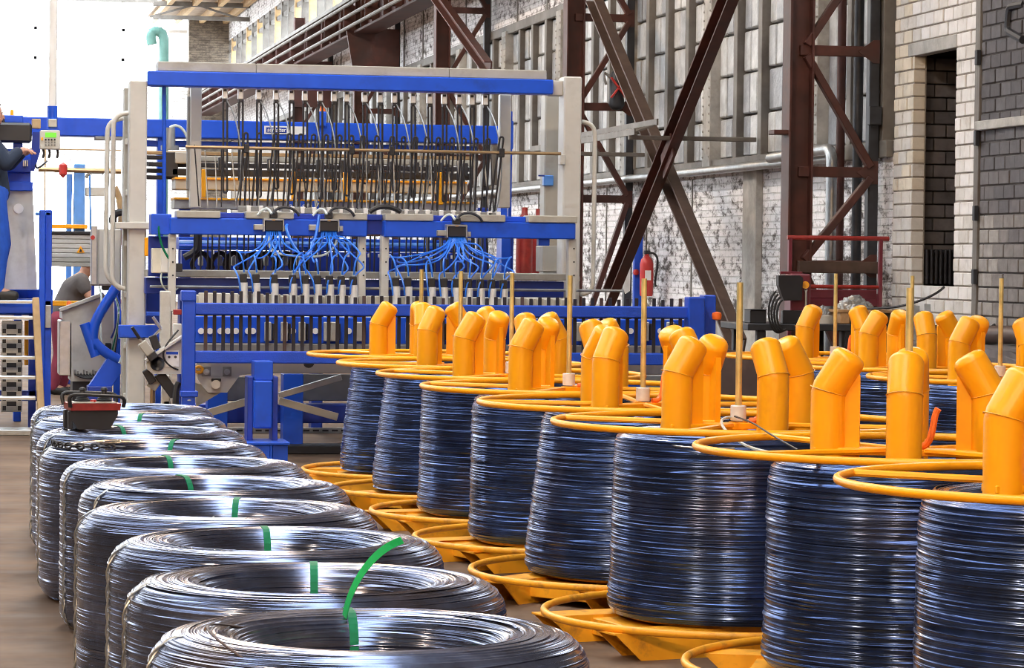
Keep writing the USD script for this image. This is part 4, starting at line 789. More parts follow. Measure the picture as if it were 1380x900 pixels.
# hanging pendant with a green display
t = thing('pendant_display', 'pale hanging control pendant with a green display', 'control pendant')
YPD = 26.2
part(t, 'case', PB(54, 175, 81, 201, YPD, .12, ch=.008), 'grey_light'); part(t, 'display', PB(61, 178.5, 76, 185, YPD - .006, .008, ch=0), 'lcd', 'lit green display')
for r in range(3):
    for c in range(4): part(t, 'key', PB(60.5 + c * 4, 187 + r * 3.6, 62.8 + c * 4, 189.4 + r * 3.6, YPD - .008, .01, ch=0), 'dark_steel' if r == 0 else 'grey_dark')
part(t, 'stud', PB(55.5, 185, 58, 189, YPD - .01, .012), 'yellow')
for x in (58, 66, 77): part(t, 'cable', MB().tube(spline([at(x, 201, YPD + .05), at(x + 1, 206, YPD + .05), at(x - .5, 213, YPD + .05)], 6), .010, 6), 'rubber', smooth=40)
part(t, 'hanger', MB().tube([at(70.5, 174, YPD + .06), at(70.5, 143, YPD + .06)], .045, 10), 'blue', smooth=40); part(t, 'clamp', PB(65, 160, 77, 171, YPD + .0, .1), 'zinc')
part(t, 'pole', MB().tube([at(70.5, 144, YPD + .06), at(70.5, 144, YPD + .06) * [1, 1, 0] + [.03, 0, ROOFZ - .7]], .035, 10), 'white', smooth=40)
# light in front of the far windows: a pale bent pipe
q = [at(205, 60, 60.), at(202, 45, 60.), at(212, 40, 60.), at(221, 47, 60.), at(221.5, 75, 60.)]
q = q[:-1] + [q[-1], [q[-1][0], q[-1][1], 0.0]]
single('bent_duct', MB().tube(fillet([q[0], q[1], q[2], q[3], q[5]], .12, 5), .10, 10), 'pale_teal', 'tall hooked teal pipe standing against the bright far windows', 'pipe', smooth=40)
# far blue posts, rails and shutters between stairs and portal
YD = 44.0
t = thing('shutter_guard', 'grey ribbed shutter guard with a yellow warning triangle behind the stairs', 'guard')
YG = 30.5
part(t, 'top_rail', PB(66, 311, 128, 315, YG - .02, .1), 'black')
part(t, 'backing', PB(66, 314, 128, 358, YG + .05, .03), 'grey_paint')
for k in range(7): part(t, 'slat', PB(66, 316 + k * 6.2, 128, 321.6 + k * 6.2, YG, .05), 'grey_light' if k < 5 else 'grey_paint')
for x in (66, 124): part(t, 'post', MB().box((px_(x, 340, YG), YG + .05, 0), (px_(x + 4, 340, YG), YG + .15, zpx(x, 311, YG))), 'blue_dark')
tri = MB().prism([(p[0], p[2]) for p in (at(103.5, 340.5, YG), at(114, 340.5, YG), at(108.7, 331, YG))], YG - .012, YG); ws_ = part(t, 'warning_sign', tri, 'yellow', 'yellow warning triangle')
part(ws_, 'sign_mark', MB().prism([(p[0], p[2]) for p in (at(106.6, 339.3, YG), at(110.9, 339.3, YG), at(108.7, 334.6, YG))], YG - .016, YG - .012), 'black')
part(t, 'lower_rail', PB(66, 405, 128, 412, YG + .1, .08), 'yellow')
t = thing('far_blue_frame', 'pair of bright blue posts with a yellow bar standing before the open doorway', 'frame')
YD = 36.0
part(t, 'post', MB().box((px_(100, 260, YD), YD, 0), (px_(114.5, 260, YD), YD + .2, zpx(107, 221, YD))), 'blue_pale'); part(t, 'post', MB().box((px_(90.5, 260, YD), YD + .1, 0), (px_(97.5, 260, YD), YD + .25, zpx(94, 234, YD))), 'blue_pale')
part(t, 'rod', MB().tube([at(52, 228, YD), at(163, 231, YD)], .03, 8), 'brass_rod', smooth=40); part(t, 'yellow_bar', PB(66, 302, 118, 307.5, YD - .1, .1), 'yellow'); part(t, 'knob', MB().lathe([(0, .09), (.05, .06), (.05, -.05), (0, -.1)], 10, at(85, 229, YD - .05)), 'red', smooth=40)
part(t, 'valve_body', PB(116, 252, 142, 264, YD, .2), 'grey_light'); part(t, 'thin_pipe', MB().tube([at(121, 236, YD), at(122, 310, YD)], .012, 6), 'blue_pale', smooth=40); part(t, 'hose', MB().tube(spline([at(116, 240, YD), at(120, 234, YD), at(130, 232, YD), at(140, 233, YD)], 10), .02, 6), 'grey_dark', smooth=40)
part(t, 'foot_beam', MB().box((px_(88, 500, YD), YD - .1, 0), (px_(120, 500, YD), YD + .5, .1)), 'blue_dark')
single('roller_rail', PB(40, 199.5, 163, 201, 60, .1).box((px_(60, 200, 60), 60, 0), (px_(62, 200, 60), 60.1, zpx(60, 200, 60))).box((px_(150, 200, 60), 60, 0), (px_(152, 200, 60), 60.1, zpx(60, 200, 60))), 'timber', 'thin yellow-brown rail far off in front of the end wall', 'rail')
t = thing('yellow_pipe_arm', 'small yellow and black hose arm between cabinet and portal', 'hose')
part(t, 'stand', MB().box((px_(160, 330, 27.6), 27.58, 0), (px_(163, 330, 27.6), 27.64, zpx(162, 326, 27.6))), 'timber'); part(t, 'arm', MB().tube(spline([at(154, 252, 27.6), at(160, 266, 27.6), at(163, 282, 27.6), at(162, 330, 27.6)], 10), .03, 8), 'timber', smooth=40); part(t, 'hose', MB().tube(spline([at(152, 300, 27.55), at(156, 288, 27.5), at(164, 286, 27.5)], 8), .035, 8), 'rubber', smooth=40)

# ---------------------------------------------------------------- people
def figure(name, label, J, R, tone, shirt, trousers, shoe, sleeve, hair='hair', smooth_it=12):
    """J: joints, R: radii. One continuous body; clothes are slightly larger shells of the same bones."""
    def ball(p, r): return manifold3d.Manifold.sphere(float(r), 20).translate([float(x) for x in p])
    def bones(prs, grow=0., cut=None):
        m = None
        for a, b in prs:
            ra, rb = R[a] + grow, R[b] + grow
            h = manifold3d.Manifold.batch_hull([ball(J[a], ra), ball(J[b], rb)]); m = h if m is None else m + h
        return m
    def finish(m, el, it):
        m = m.refine_to_length(el).to_mesh(); tm = trimesh.Trimesh(m.vert_properties[:, :3], m.tri_verts)
        trimesh.smoothing.filter_taubin(tm, iterations=it); return (tm.vertices, tm.faces)
    t = thing(name, label, 'person')
    trunk = [('pelvis', 'chest'), ('hipL', 'hipR'), ('pelvis', 'hipL'), ('pelvis', 'hipR'), ('shL', 'shR'), ('chest', 'shL'), ('chest', 'shR'), ('chest', 'neck')]
    legs = [(a + s, b + s) for s in 'LR' for a, b in (('hip', 'knee'), ('knee', 'ankle'), ('ankle', 'toe'))]
    arms = [(a + s, b + s) for s in 'LR' for a, b in (('sh', 'elbow'), ('elbow', 'wrist'), ('wrist', 'palm'))]
    body = bones(trunk + legs + arms + [('neck', 'head'), ('head', 'crown'), ('head', 'jaw')])
    f = np.array(J['face']) / np.linalg.norm(J['face']); hd = np.array(J['head']); side = np.cross(f, [0, 0, 1.]); side /= np.linalg.norm(side); upv = np.cross(side, f)
    body = body + ball(hd + f * .098 - upv * .02, .017) + ball(hd + f * .108 - upv * .034, .014)       # nose
    for s in (-1, 1): body = body + ball(hd + side * s * .078 - upv * .02 - f * .005, .024)             # ears
    for S in 'LR':                                                                                        # fingers and thumb
        w, p = np.array(J['wrist' + S]), np.array(J['palm' + S]); d = (p - w) / np.linalg.norm(p - w); sd = np.cross(d, [0, 0, 1.]); sd /= np.linalg.norm(sd) + 1e-9; dn = np.cross(d, sd)
        for k, L in enumerate((.066, .076, .070, .054)):
            b0 = p + sd * (k - 1.5) * .021; b1 = b0 + d * L * .55 + dn * .008; b2 = b1 + d * L * .4 + dn * .035
            body = body + manifold3d.Manifold.batch_hull([ball(b0, .010), ball(b1, .009)]) + manifold3d.Manifold.batch_hull([ball(b1, .009), ball(b2, .008)])
        b0 = w + d * .03 - sd * .028; b1 = b0 + d * .035 - sd * .03; b2 = b1 + d * .03 - sd * .004
        body = body + manifold3d.Manifold.batch_hull([ball(b0, .013), ball(b1, .011)]) + manifold3d.Manifold.batch_hull([ball(b1, .011), ball(b2, .009)])
    part(t, 'body', finish(body, .022, 5), tone, smooth=True)
    for s in (-1, 1): part(t, 'eye', MB().lathe([(0, .010), (.007, .007), (.010, 0), (.007, -.007), (0, -.010)], 10, hd + f * .088 + side * s * .031 + upv * .012), 'white', smooth=True)
    part(t, 'mouth', MB().bar(hd + f * .088 - upv * .072 - side * .022, hd + f * .088 - upv * .072 + side * .022, .01, .006), 'maroon')
    part(t, 'trousers', finish(bones([('hipL', 'hipR'), ('pelvis', 'hipL'), ('pelvis', 'hipR')] + [x for x in legs if x[1][:3] != 'toe'], .018), .03, 8), trousers, smooth=True)
    sh = trunk[:1] + trunk[4:7] + [(a + s, b + s) for s in 'LR' for a, b in ((('sh', 'elbow'), ('elbow', 'wrist')) if sleeve == 'long' else (('sh', 'sleeve'),))]
    part(t, 'shirt', finish(bones(sh, .020), .03, 8), shirt, smooth=True)
    for S in 'LR':
        a, b = np.array(J['ankle' + S]), np.array(J['toe' + S]); part(t, 'shoe', finish(manifold3d.Manifold.batch_hull([ball(a - [0, 0, .03], .052), ball(b, .044), ball(b * .5 + a * .5 - [0, 0, .03], .048), ball(a + (a - b) * .25 - [0, 0, .045], .04)]), .03, 4), shoe, smooth=True)
    hp = bones([('head', 'crown')], .014) - manifold3d.Manifold.cube([.3, .3, .3], True).translate([float(x) for x in (hd + f * .20 - upv * .06)]) - manifold3d.Manifold.cube([.5, .5, .2], True).translate([float(x) for x in (hd - [0, 0, .13])])
    part(t, 'hair', finish(hp, .02, 4), hair, smooth=True)
    return t
R_ = dict(pelvis=.125, chest=.135, hipL=.095, hipR=.095, shL=.07, shR=.07, neck=.058, head=.088, crown=.082, jaw=.062, kneeL=.062, kneeR=.062, ankleL=.044, ankleR=.044, toeL=.036, toeR=.036, elbowL=.046, elbowR=.046, wristL=.031, wristR=.031, palmL=.034, palmR=.034, sleeveL=.055, sleeveR=.055)
g = at(2, 405, YST + .55); gx, gy, gz = g[0], YST + .55, fz
def stand(o, lean=0.0):
    return None
P_ = lambda dx, dy, dz: np.array([gx + dx, gy + dy, gz + dz]) + (np.array([-.05 - .10 * (dz > 1.1) * min(1, (dz - 1.1) / .3), -.25, 0]) if gz > .5 else 0)
J1 = dict(pelvis=P_(-.03, 0, .96), chest=P_(-.02, 0, 1.30), hipL=P_(-.03, .10, .90), hipR=P_(-.03, -.10, .90), shL=P_(-.01, .18, 1.44), shR=P_(0, -.18, 1.44), neck=P_(.01, 0, 1.53), head=P_(.05, 0, 1.66), crown=P_(.03, 0, 1.71), jaw=P_(.085, 0, 1.60), face=(1, 0, -.15),
          kneeL=P_(.05, .11, .50), kneeR=P_(.03, -.11, .50), ankleL=P_(-.02, .12, .085), ankleR=P_(0, -.12, .085), toeL=P_(.13, .13, .04), toeR=P_(.15, -.13, .04), elbowL=P_(.15, .25, 1.22), elbowR=P_(.10, -.25, 1.20), wristL=P_(.27, .12, 1.30), wristR=P_(.235, -.16, 1.30), palmL=P_(.33, .10, 1.32), palmR=P_(.295, -.13, 1.32), sleeveL=P_(.06, .21, 1.35), sleeveR=P_(.05, -.21, 1.33))
figure('person', 'worker in navy jacket and bright blue trousers standing on the platform by the machine head', J1, R_, 'skin', 'cloth_navy', 'cloth_blue', 'dull_leather', 'long')
g = at(83, 531, z=0); gx, gy, gz = g[0], g[1], 0
J2 = dict(pelvis=P_(-.02, 0, .86), chest=P_(.13, -.03, 1.16), hipL=P_(-.02, .10, .82), hipR=P_(-.02, -.10, .82), shL=P_(.20, .15, 1.27), shR=P_(.20, -.20, 1.26), neck=P_(.24, -.03, 1.34), head=P_(.30, -.04, 1.45), crown=P_(.29, -.04, 1.50), jaw=P_(.335, -.04, 1.39), face=(1, -.2, -.35),
          kneeL=P_(.10, .11, .47), kneeR=P_(-.02, -.11, .46), ankleL=P_(.0, .12, .085), ankleR=P_(-.10, -.12, .085), toeL=P_(.15, .13, .04), toeR=P_(.05, -.13, .04), elbowL=P_(.33, .2, 1.05), elbowR=P_(.30, -.27, 1.08), wristL=P_(.52, .08, 1.06), wristR=P_(.50, -.20, 1.07), palmL=P_(.59, .05, 1.07), palmR=P_(.575, -.17, 1.07), sleeveL=P_(.25, .18, 1.19), sleeveR=P_(.24, -.24, 1.18))
figure('person', 'worker in grey shirt and maroon trousers leaning over the control console', J2, R_, 'skin', 'cloth_grey', 'cloth_maroon', 'dull_leather', 'short')

# ================================================================ RIGHT SIDE: bench, welder, railing
t = thing('fire_extinguisher', 'red fire extinguisher with black hose on the blue post beside the crossed braces', 'fire extinguisher')
e = at(871, 399, 36.0)
part(t, 'bottle', MB().lathe([(0, 0), (.075, .0), (.085, .03), (.085, .40), (.07, .46), (.03, .50), (.03, .53), (0, .53)], 18, e), 'red', smooth=40)
part(t, 'valve', MB().box(e + [-.03, -.03, .52], e + [.04, .03, .57]), 'black'); part(t, 'hose', MB().tube(spline([e + [.03, 0, .54], e + [.10, -.03, .52], e + [.125, -.04, .35], e + [.11, -.05, .12]], 12), .014, 7), 'rubber', smooth=40)
part(t, 'label', MB().box(e + [-.04, -.092, .20], e + [.035, -.078, .32], .002), 'white', 'pale label')
t = thing('blue_wall_post', 'narrow blue post with a red button holding the extinguisher', 'post')
q0 = at(858, 288, 36.15)
part(t, 'post', MB().box((q0[0] - .03, 36.12, 0), (q0[0] + .08, 36.2, q0[2])), 'blue'); part(t, 'bracket', MB().box((q0[0] + .05, 36.08, e[2] + .2), (e[0] + .02, 36.14, e[2] + .26)), 'dark_steel'); q1 = at(857, 367, 36.1)
part(t, 'button', MB().lathe([(0, .04), (.03, .035), (.04, 0), (.03, -.03), (0, -.03)], 10, q1), 'red', smooth=40)
ps = at(845, 372, 35.0)
single('plastic_sheet', MB().prism([(p[0], p[2]) for p in (at(829, 366, 35.1), at(850, 357, 35.1), at(849, 392, 35.1), at(843, 396, 35.1), at(838, 380, 35.1))], 35.1, 35.13), 'plastic_sheet', 'crumpled clear plastic sheet hanging on the red brace', 'plastic sheet')

YW = 25.6
bench_z = zpx(1080, 436, YW)
t = thing('work_bench', 'long dark steel work bench along the right wall', 'bench')
bx0, bx1 = px_(1000, 437, YW), WALLX - .1
part(t, 'top', MB().box((bx0, YW - .2, bench_z - .06), (bx1, YW + .75, bench_z)), 'dark_steel')
for x in (bx0 + .1, (bx0 + bx1) / 2, bx1 - .15):
    for yy in (YW - .15, YW + .65): part(t, 'leg', MB().box((x, yy, 0), (x + .08, yy + .08, bench_z - .06)), 'dark_steel')
part(t, 'front_apron', MB().box((bx0 + .9, YW - .19, bench_z - .55), (bx1, YW - .16, bench_z - .06)), 'black'); part(t, 'shelf', MB().box((bx0, YW - .1, .35), (bx1, YW + .7, .40)), 'black')
t = thing('welding_set', 'dark purple welding set with a yellow disc and black front on the bench', 'welding machine')
w0 = at(1050, 432, YW); H = lambda x, y: at(x, y, YW)
fx0, fx1 = px_(1050, 400, YW), px_(1093, 400, YW)
part(t, 'body', MB().box((px_(1066, 400, YW), YW, bench_z), (fx1, YW + .22, zpx(1088, 369, YW)), .015), 'maroon')
part(t, 'front_panel', MB().prism([(p[0], p[2]) for p in (H(1046, 371), H(1074, 371), H(1079, 374), H(1077, 404), H(1053, 405), H(1046, 384))], YW - .08, YW), 'black')
part(t, 'disc', MB().cyl(at(1085.5, 384, YW - .0), at(1085.5, 384, YW - .012), .034, 18), 'yellow', 'yellow disc'); part(t, 'handle', MB().box(H(1056, 369) + [0, .1, 0], H(1086, 366) + [0, .14, .0]), 'maroon')
part(t, 'rod', MB().tube([at(1086, 391, YW - .03), at(1086, 414, YW - .03)], .010, 8), 'zinc', smooth=40); part(t, 'ring', MB().tube([at(1086 + 1.8 * math.cos(a_), 391 + 1.8 * math.sin(a_), YW - .03) for a_ in np.linspace(0, 6.283, 12, endpoint=False)], .004, 5, closed=True), 'zinc', smooth=40)
part(t, 'foot_box', MB().box((px_(1054, 425, YW), YW - .02, bench_z), (px_(1086, 425, YW), YW + .05, zpx(1060, 418, YW))), 'black')
for k in range(4):
    cx_, cy_, rx, ry = 1049 + k * 2.5, 420 + k * 1.5, 13 - k * 1.2, 28 - k * 2.5
    part(t, 'cable_loop', MB().tube([at(cx_ - rx * math.cos(a_), cy_ + ry * math.sin(a_), YW - .24 - .02 * k) for a_ in np.linspace(-1.35, 1.9, 22)], .010, 6), 'rubber', smooth=40)
t = thing('control_lamp_box', 'small black box on the bench left of the welding set', 'box')
part(t, 'box', MB().box((px_(1011, 425, YW), YW, bench_z), (px_(1033, 425, YW), YW + .2, zpx(1012, 418, YW))), 'black')
part(t, 'lid', MB().box((px_(1011, 425, YW), YW - .01, zpx(1012, 418, YW)), (px_(1033, 425, YW), YW + .2, zpx(1012, 416.6, YW))), 'dark_steel')
# red railing in front of the lattice column
t = thing('red_railing', 'red steel railing frame standing around the foot of the lattice column', 'railing')
YRL = 26.7
rx0, rx1 = px_(1064, 340, YRL), px_(1187, 340, YRL)
for px in (1065, 1187): part(t, 'post', MB().box((px_(px - 2.4, 380, YRL), YRL, 0), (px_(px + 2.4, 380, YRL), YRL + .05, zpx(px, 320, YRL))), 'maroon')
part(t, 'top_rail', MB().tube([at(1061, 320, YRL + .02), at(1061, 320, YRL + .02) + [rx1 - rx0 + .1, 0, 0]], .022, 8), 'red_dark', smooth=40)
part(t, 'mid_rail', MB().tube([at(1088, 386, YRL + .02), at(1088, 386, YRL + .02) + [rx1 - px_(1088, 386, YRL), 0, 0]], .018, 8), 'red_dark', smooth=40)
part(t, 'plank', MB().box((px_(1085, 400, YRL), YRL + .1, zpx(1085, 402, YRL)), (rx1, YRL + .15, zpx(1085, 390, YRL))), 'maroon')
# parts wrapped in foil, wood block, plate offcuts on the bench
t = thing('foil_heap', 'heap of parts wrapped in crinkled silver foil behind the bench', 'heap'); 
def lumps(c, s, n, seed):
    m = trimesh.creation.icosphere(4, 1.); v = m.vertices; v = v * (1 + .5 * (meshkit.fbm(v * 2.2 + seed, 4, seed) - .5)[:, None] + .35 * np.abs(meshkit.noise(v * 7 + seed, seed) - .5)[:, None]); v[:, 2] = np.maximum(v[:, 2], -.4)
    return (v * s + c, m.faces)
hp = at(1151, 434, YW + .4); hp[2] = bench_z + .065
part(t, 'heap', lumps(hp, np.array([.17, .12, .17]), 1, 3), 'zinc', smooth=False)
t = thing('foil_roll', 'lumpy foil-wrapped roll beside a wooden block on the bench', 'roll'); hp = at(1108, 430, YW + .4); hp[2] = bench_z + .04
part(t, 'roll', lumps(hp, np.array([.10, .10, .10]), 1, 9), 'zinc', smooth=False)
hp = at(1109, 436, YW + .1)
single('tin', MB().lathe([(0, 0), (.09, 0), (.09, .07), (.085, .075), (0, .075)], 18, (hp[0], YW + .1, bench_z)), 'grey_light', 'flat pale tin standing in front of the foil roll', 'tin', smooth=40)
t = thing('pallet_block', 'rough wooden pallet piece lying on the bench', 'pallet')
p0 = at(1130, 436, YW + .05)
part(t, 'board', MB().box((p0[0], YW + .05, bench_z + .10), (p0[0] + .62, YW + .4, bench_z + .125)), 'wood')
for k in range(3): part(t, 'block', MB().box((p0[0] + .02 + k * .25, YW + .06, bench_z), (p0[0] + .11 + k * .25, YW + .38, bench_z + .10)), 'wood')
for i, (x, y0, y1, w, lab) in enumerate(((1231, 412, 478, 12, 'taller pale sheet steel plate leaning on the bench front'), (1249, 410, 470, 9, 'narrow pale sheet steel plate leaning beside the taller one'))):
    a, b = at(x, y1, YW - .5), at(x + w, y0, YW - .3)
    single('steel_plate', MB().bar((a[0] + w / 304, YW - .52, .0), (b[0] - w / 304, YW - .22, b[2]), w / 152, .012, (0, 1, 0)), 'zinc', lab, 'plate')
t = thing('black_wall_cable', 'thin black cable sagging from the opening to the bench', 'cable')
part(t, 'cable', MB().tube(spline([at(1272, 387, 25.2), at(1250, 401, 25.1), at(1220, 411, 25.3), at(1190, 415, 25.6), at(1165, 417, 25.8)], 20), .012, 6), 'rubber', smooth=40)
# radiator in the opening
t = thing('radiator', 'dark ribbed radiator standing in the wall opening', 'radiator')
for k in range(9):
    x = WALLX + .145 + k * .045; part(t, 'rib', MB().box((x, 26.46, 1.375), (x + .03, 26.56, 1.375 + .33), .010), 'black')
for zz in (1.44, 1.66): part(t, 'pipe', MB().tube([(WALLX + .14, 26.51, zz), (WALLX + .55, 26.51, zz)], .018, 8), 'black', smooth=40)
# steel tube and rubble at the right wall foot
pa, pb = at(1352, 449, X=8.5), at(1352, 449, X=8.5)
single('steel_tube', MB().tube([pa + [-.12, .75, -.03], pa + [-.0, -1.4, .02]], .075, 14), 'rust_grey', 'thick brown tube lying along the sooty wall', 'tube', smooth=40)
t = thing('rubble_ledge', 'rough dark concrete ledge below the brown tube', 'ledge')
m = trimesh.creation.box((.9, 4.6, pa[2] - .09)); m = m.subdivide().subdivide().subdivide().subdivide(); v = m.vertices + [8.37, 21.9, (pa[2] - .09) / 2]
top = v[:, 2] > .1; nz = meshkit.fbm(v * 7, 3, 5) - .5; v[top, 2] += np.minimum(nz[top] * .10, .0); v[:, 0] += np.where(v[:, 0] < 8.0, nz * .14, 0)
part(t, 'ledge', (v, m.faces), 'soot_block_c')
tk = thing('tangled_cable', 'black cable tangled on the ledge at the wall corner', 'cable')
part(tk, 'cable', MB().tube(spline([at(1318, 455, 24.3), at(1325, 448, 24.2), at(1334, 452, 24.1), at(1342, 441, 24.2), at(1332, 446, 24.0), at(1326, 456, 24.0)], 26), .014, 6), 'rubber', smooth=40)
# dark cardboard / sheet boxes on the floor behind the second spool row
t = thing('cardboard_box', 'flat brown sheet leaning behind the far carriers', 'board'); c0 = at(975, 480, 23.2)
part(t, 'board', MB().bar((c0[0], 23.3, 0), (c0[0] + .15, 23.7, .85), .6, .02, (0, 1, 0)), 'rust_grey')

# ================================================================ WIRE COILS
def winding(prof, nw, segs, amp, wob, rj, seed, per=5):
    """Closed section profile (r, z) wound with nw wires: every wire a ridge of its own, wandering a little around the coil."""
    r_ = np.random.default_rng(seed); p = np.asarray(prof, float); q = np.vstack([p, p[:1]])
    d = np.r_[0, np.cumsum(np.linalg.norm(np.diff(q, axis=0), axis=1))]; L = d[-1]; K = nw * per
    s = (np.arange(K) + .5) / K; th = np.arange(segs) * 2 * np.pi / segs
    wi = np.arange(K) // per; ph = (np.arange(K) % per + .5) / per
    bump = np.sqrt(np.maximum(0, 1 - (2 * ph - 1) ** 2)) * amp
    def wav(scale, lo, hi):
        o = np.zeros((nw, segs))
        for k in range(lo, hi): o += r_.normal(0, 1, (nw, 1)) / k * np.cos(k * th + r_.uniform(0, 6.28, (nw, 1)))
        return o * scale
    sh, rad = wav(wob, 1, 5), wav(rj, 1, 6) + r_.normal(0, rj * .8, (nw, 1))
    low = np.zeros((1, segs))
    ss = (s[:, None] * L + sh[wi]) % L
    r0, z0 = np.interp(ss, d, q[:, 0]), np.interp(ss, d, q[:, 1])
    e = L / 400; n = np.stack([np.interp((ss + e) % L, d, q[:, 1]) - np.interp((ss - e) % L, d, q[:, 1]), -(np.interp((ss + e) % L, d, q[:, 0]) - np.interp((ss - e) % L, d, q[:, 0]))], -1)
    n /= np.linalg.norm(n, axis=-1, keepdims=True) + 1e-9
    h = bump[:, None] + rad[wi]
    r1, z1 = r0 + n[..., 0] * h, np.maximum(z0 + n[..., 1] * h, .003)
    v = np.stack([r1 * np.cos(th), r1 * np.sin(th), z1], -1).reshape(-1, 3)
    I, J = np.meshgrid(np.arange(K), np.arange(segs), indexing='ij'); I2, J2 = (I + 1) % K, (J + 1) % segs
    f = np.stack([I * segs + J, I * segs + J2, I2 * segs + J2, I2 * segs + J], -1).reshape(-1, 4)
    return v, f
def rounded(r0, r1, z0, z1, rad, k=7):
    out = []
    for cx_, cz, a0 in ((r1 - rad, z0 + rad, -90), (r1 - rad, z1 - rad, 0), (r0 + rad, z1 - rad, 90), (r0 + rad, z0 + rad, 180)):
        for a in np.radians(np.linspace(a0, a0 + 90, k)): out.append((cx_ + rad * math.cos(a), cz + rad * math.sin(a)))
    return out
CO, CI, CH = .525, .285, .70
SEC = rounded(CI, CO, 0.0, CH, .09)
def strap_mesh(prof, ang, w, off=.006, twist=0):
    p = np.asarray(prof + prof[:1]); c = p.mean(0); q = c + (p - c) * (1 + off / .12 * .5); q = p + (p - c) / np.linalg.norm(p - c, axis=1, keepdims=True) * off
    q[:, 1] = np.maximum(q[:, 1], .002)
    er, et = np.array([math.cos(ang), math.sin(ang), 0]), np.array([-math.sin(ang), math.cos(ang), 0])
    ctr = er * q[:, 0:1] + np.array([0, 0, 1]) * q[:, 1:2]; n = len(q)
    inn = ctr - (er * (q - c)[:, 0:1] + np.array([0, 0, 1]) * (q - c)[:, 1:2]) * .02
    v = np.vstack([ctr + et * w / 2, ctr - et * w / 2, inn + et * w / 2, inn - et * w / 2]); i = np.arange(n - 1)
    f = np.vstack([np.stack([i, i + 1, n + i + 1, n + i], 1), np.stack([2 * n + i, i + 2 * n + 1, i + 1, i], 1), np.stack([n + i, n + i + 1, 3 * n + i + 1, 3 * n + i], 1)])
    return v, np.vstack([f[:, [0, 1, 2]], f[:, [0, 2, 3]]])
def twine(prof, ang):
    p = np.asarray(prof[:14]); d = np.r_[0, np.cumsum(np.linalg.norm(np.diff(p, axis=0), axis=1))]; s = np.linspace(0, d[-1], 160)
    r, z = np.interp(s, d, p[:, 0]), np.interp(s, d, p[:, 1]); er, et = np.array([math.cos(ang), math.sin(ang), 0]), np.array([-math.sin(ang), math.cos(ang), 0])
    m = MB()
    for k in (0, math.pi):
        w = s / .06 * math.pi + k; m.tube(er * (r + .006 + .004 * np.cos(w))[:, None] + et * (.004 * np.sin(w))[:, None] + np.array([0, 0, 1]) * np.maximum(z, .012)[:, None], 0.0032, 5)
    return m
cv = [winding(SEC, 310, 150, .0024, .004, .0010, sd_, 4) for sd_ in (11, 23, 5)]
SMW = True
coil_px = [(205, 800), (170, 690), (152, 600), (107, 515), (110, 475), (85, 418), (58, 362), (50, 338), (45, 311), (45, 290)]
coil_lab = ['nearest loose wire coil at the bottom edge, with a bright green strap end', 'second loose wire coil from the front of the left row', 'third loose wire coil from the front of the left row', 'fourth loose wire coil from the front of the left row', 'fifth loose wire coil from the front of the left row',
            'fifth loose wire coil counted from the far end of the left row', 'loose wire coil with the black chain on its left top', 'third loose wire coil from the far end of the left row', 'second farthest loose wire coil, in front of the one under the remote control', 'farthest loose wire coil, under the red and black remote control']
protos, coil_pos = [], []
for i, (xa, xb) in enumerate(coil_px):
    Z = 7.06 + 1.115 * i; d = ray((xa + xb) / 2, 400); p = CAM + d * Z; loc = np.array([p[0], p[1], 0.]); coil_pos.append(loc)
    k = (0, 1, 2)[i] if i < 3 else 1 + i % 2; rz = [0, 0, 0, -9, 20, 8, -12, 15, -6, 10][i]
    if i < 3:
        t = thing('wire_coil', coil_lab[i], 'wire coil', 'loose wire coils in the left row', loc, rz); protos.append(t)
        part(t, 'winding', cv[k], 'wire_bright', smooth=SMW)
        view = math.atan2(loc[1], loc[0])
        part(t, 'strap', strap_mesh(SEC, view + [.13, .02, .10][i], .022), 'green_strap', 'green plastic strap', smooth=False)
        part(t, 'twisted_tie', twine(SEC, view + math.pi / 2 + .22), 'zinc', 'twisted wire tie', smooth=40)
        if i == 0:
            part(t, 'loose_end', MB().tube(spline([(.33 * math.cos(view + 1.0), .33 * math.sin(view + 1.0), CH - .02), (.36 * math.cos(view + 1.5), .36 * math.sin(view + 1.5), CH + .012), (.44 * math.cos(view + 2.2), .44 * math.sin(view + 2.2), CH + .02), (.50 * math.cos(view + 2.7), .50 * math.sin(view + 2.7), CH - .05)], 14), .003, 5), 'rust_grey', smooth=40)
    else: dup(protos[k], loc, rz, coil_lab[i], 'loose wire coils in the left row')
# loose green strap end springing up from the nearest coil
Zc = F * 2 * CO / 595
b0 = atZ(463, 872, Zc + .32); b1 = atZ(464, 836, Zc + .36); b2 = atZ(480, 785, Zc + .30); b3 = atZ(508, 748, Zc + .26); b4 = atZ(541, 728, Zc + .22)
pts = spline([b1, b2, b3, b4], 18); sm = MB()
for a, b in zip(pts[:-1], pts[1:]): sm.bar(a, b + (b - a) * .12, .019, .0016, (1, .2, .6), 0)
sm.v = [v - coil_pos[0] for v in sm.v]; part(protos[0], 'strap_end', sm, 'green_bright', 'bright green loose strap end standing up')
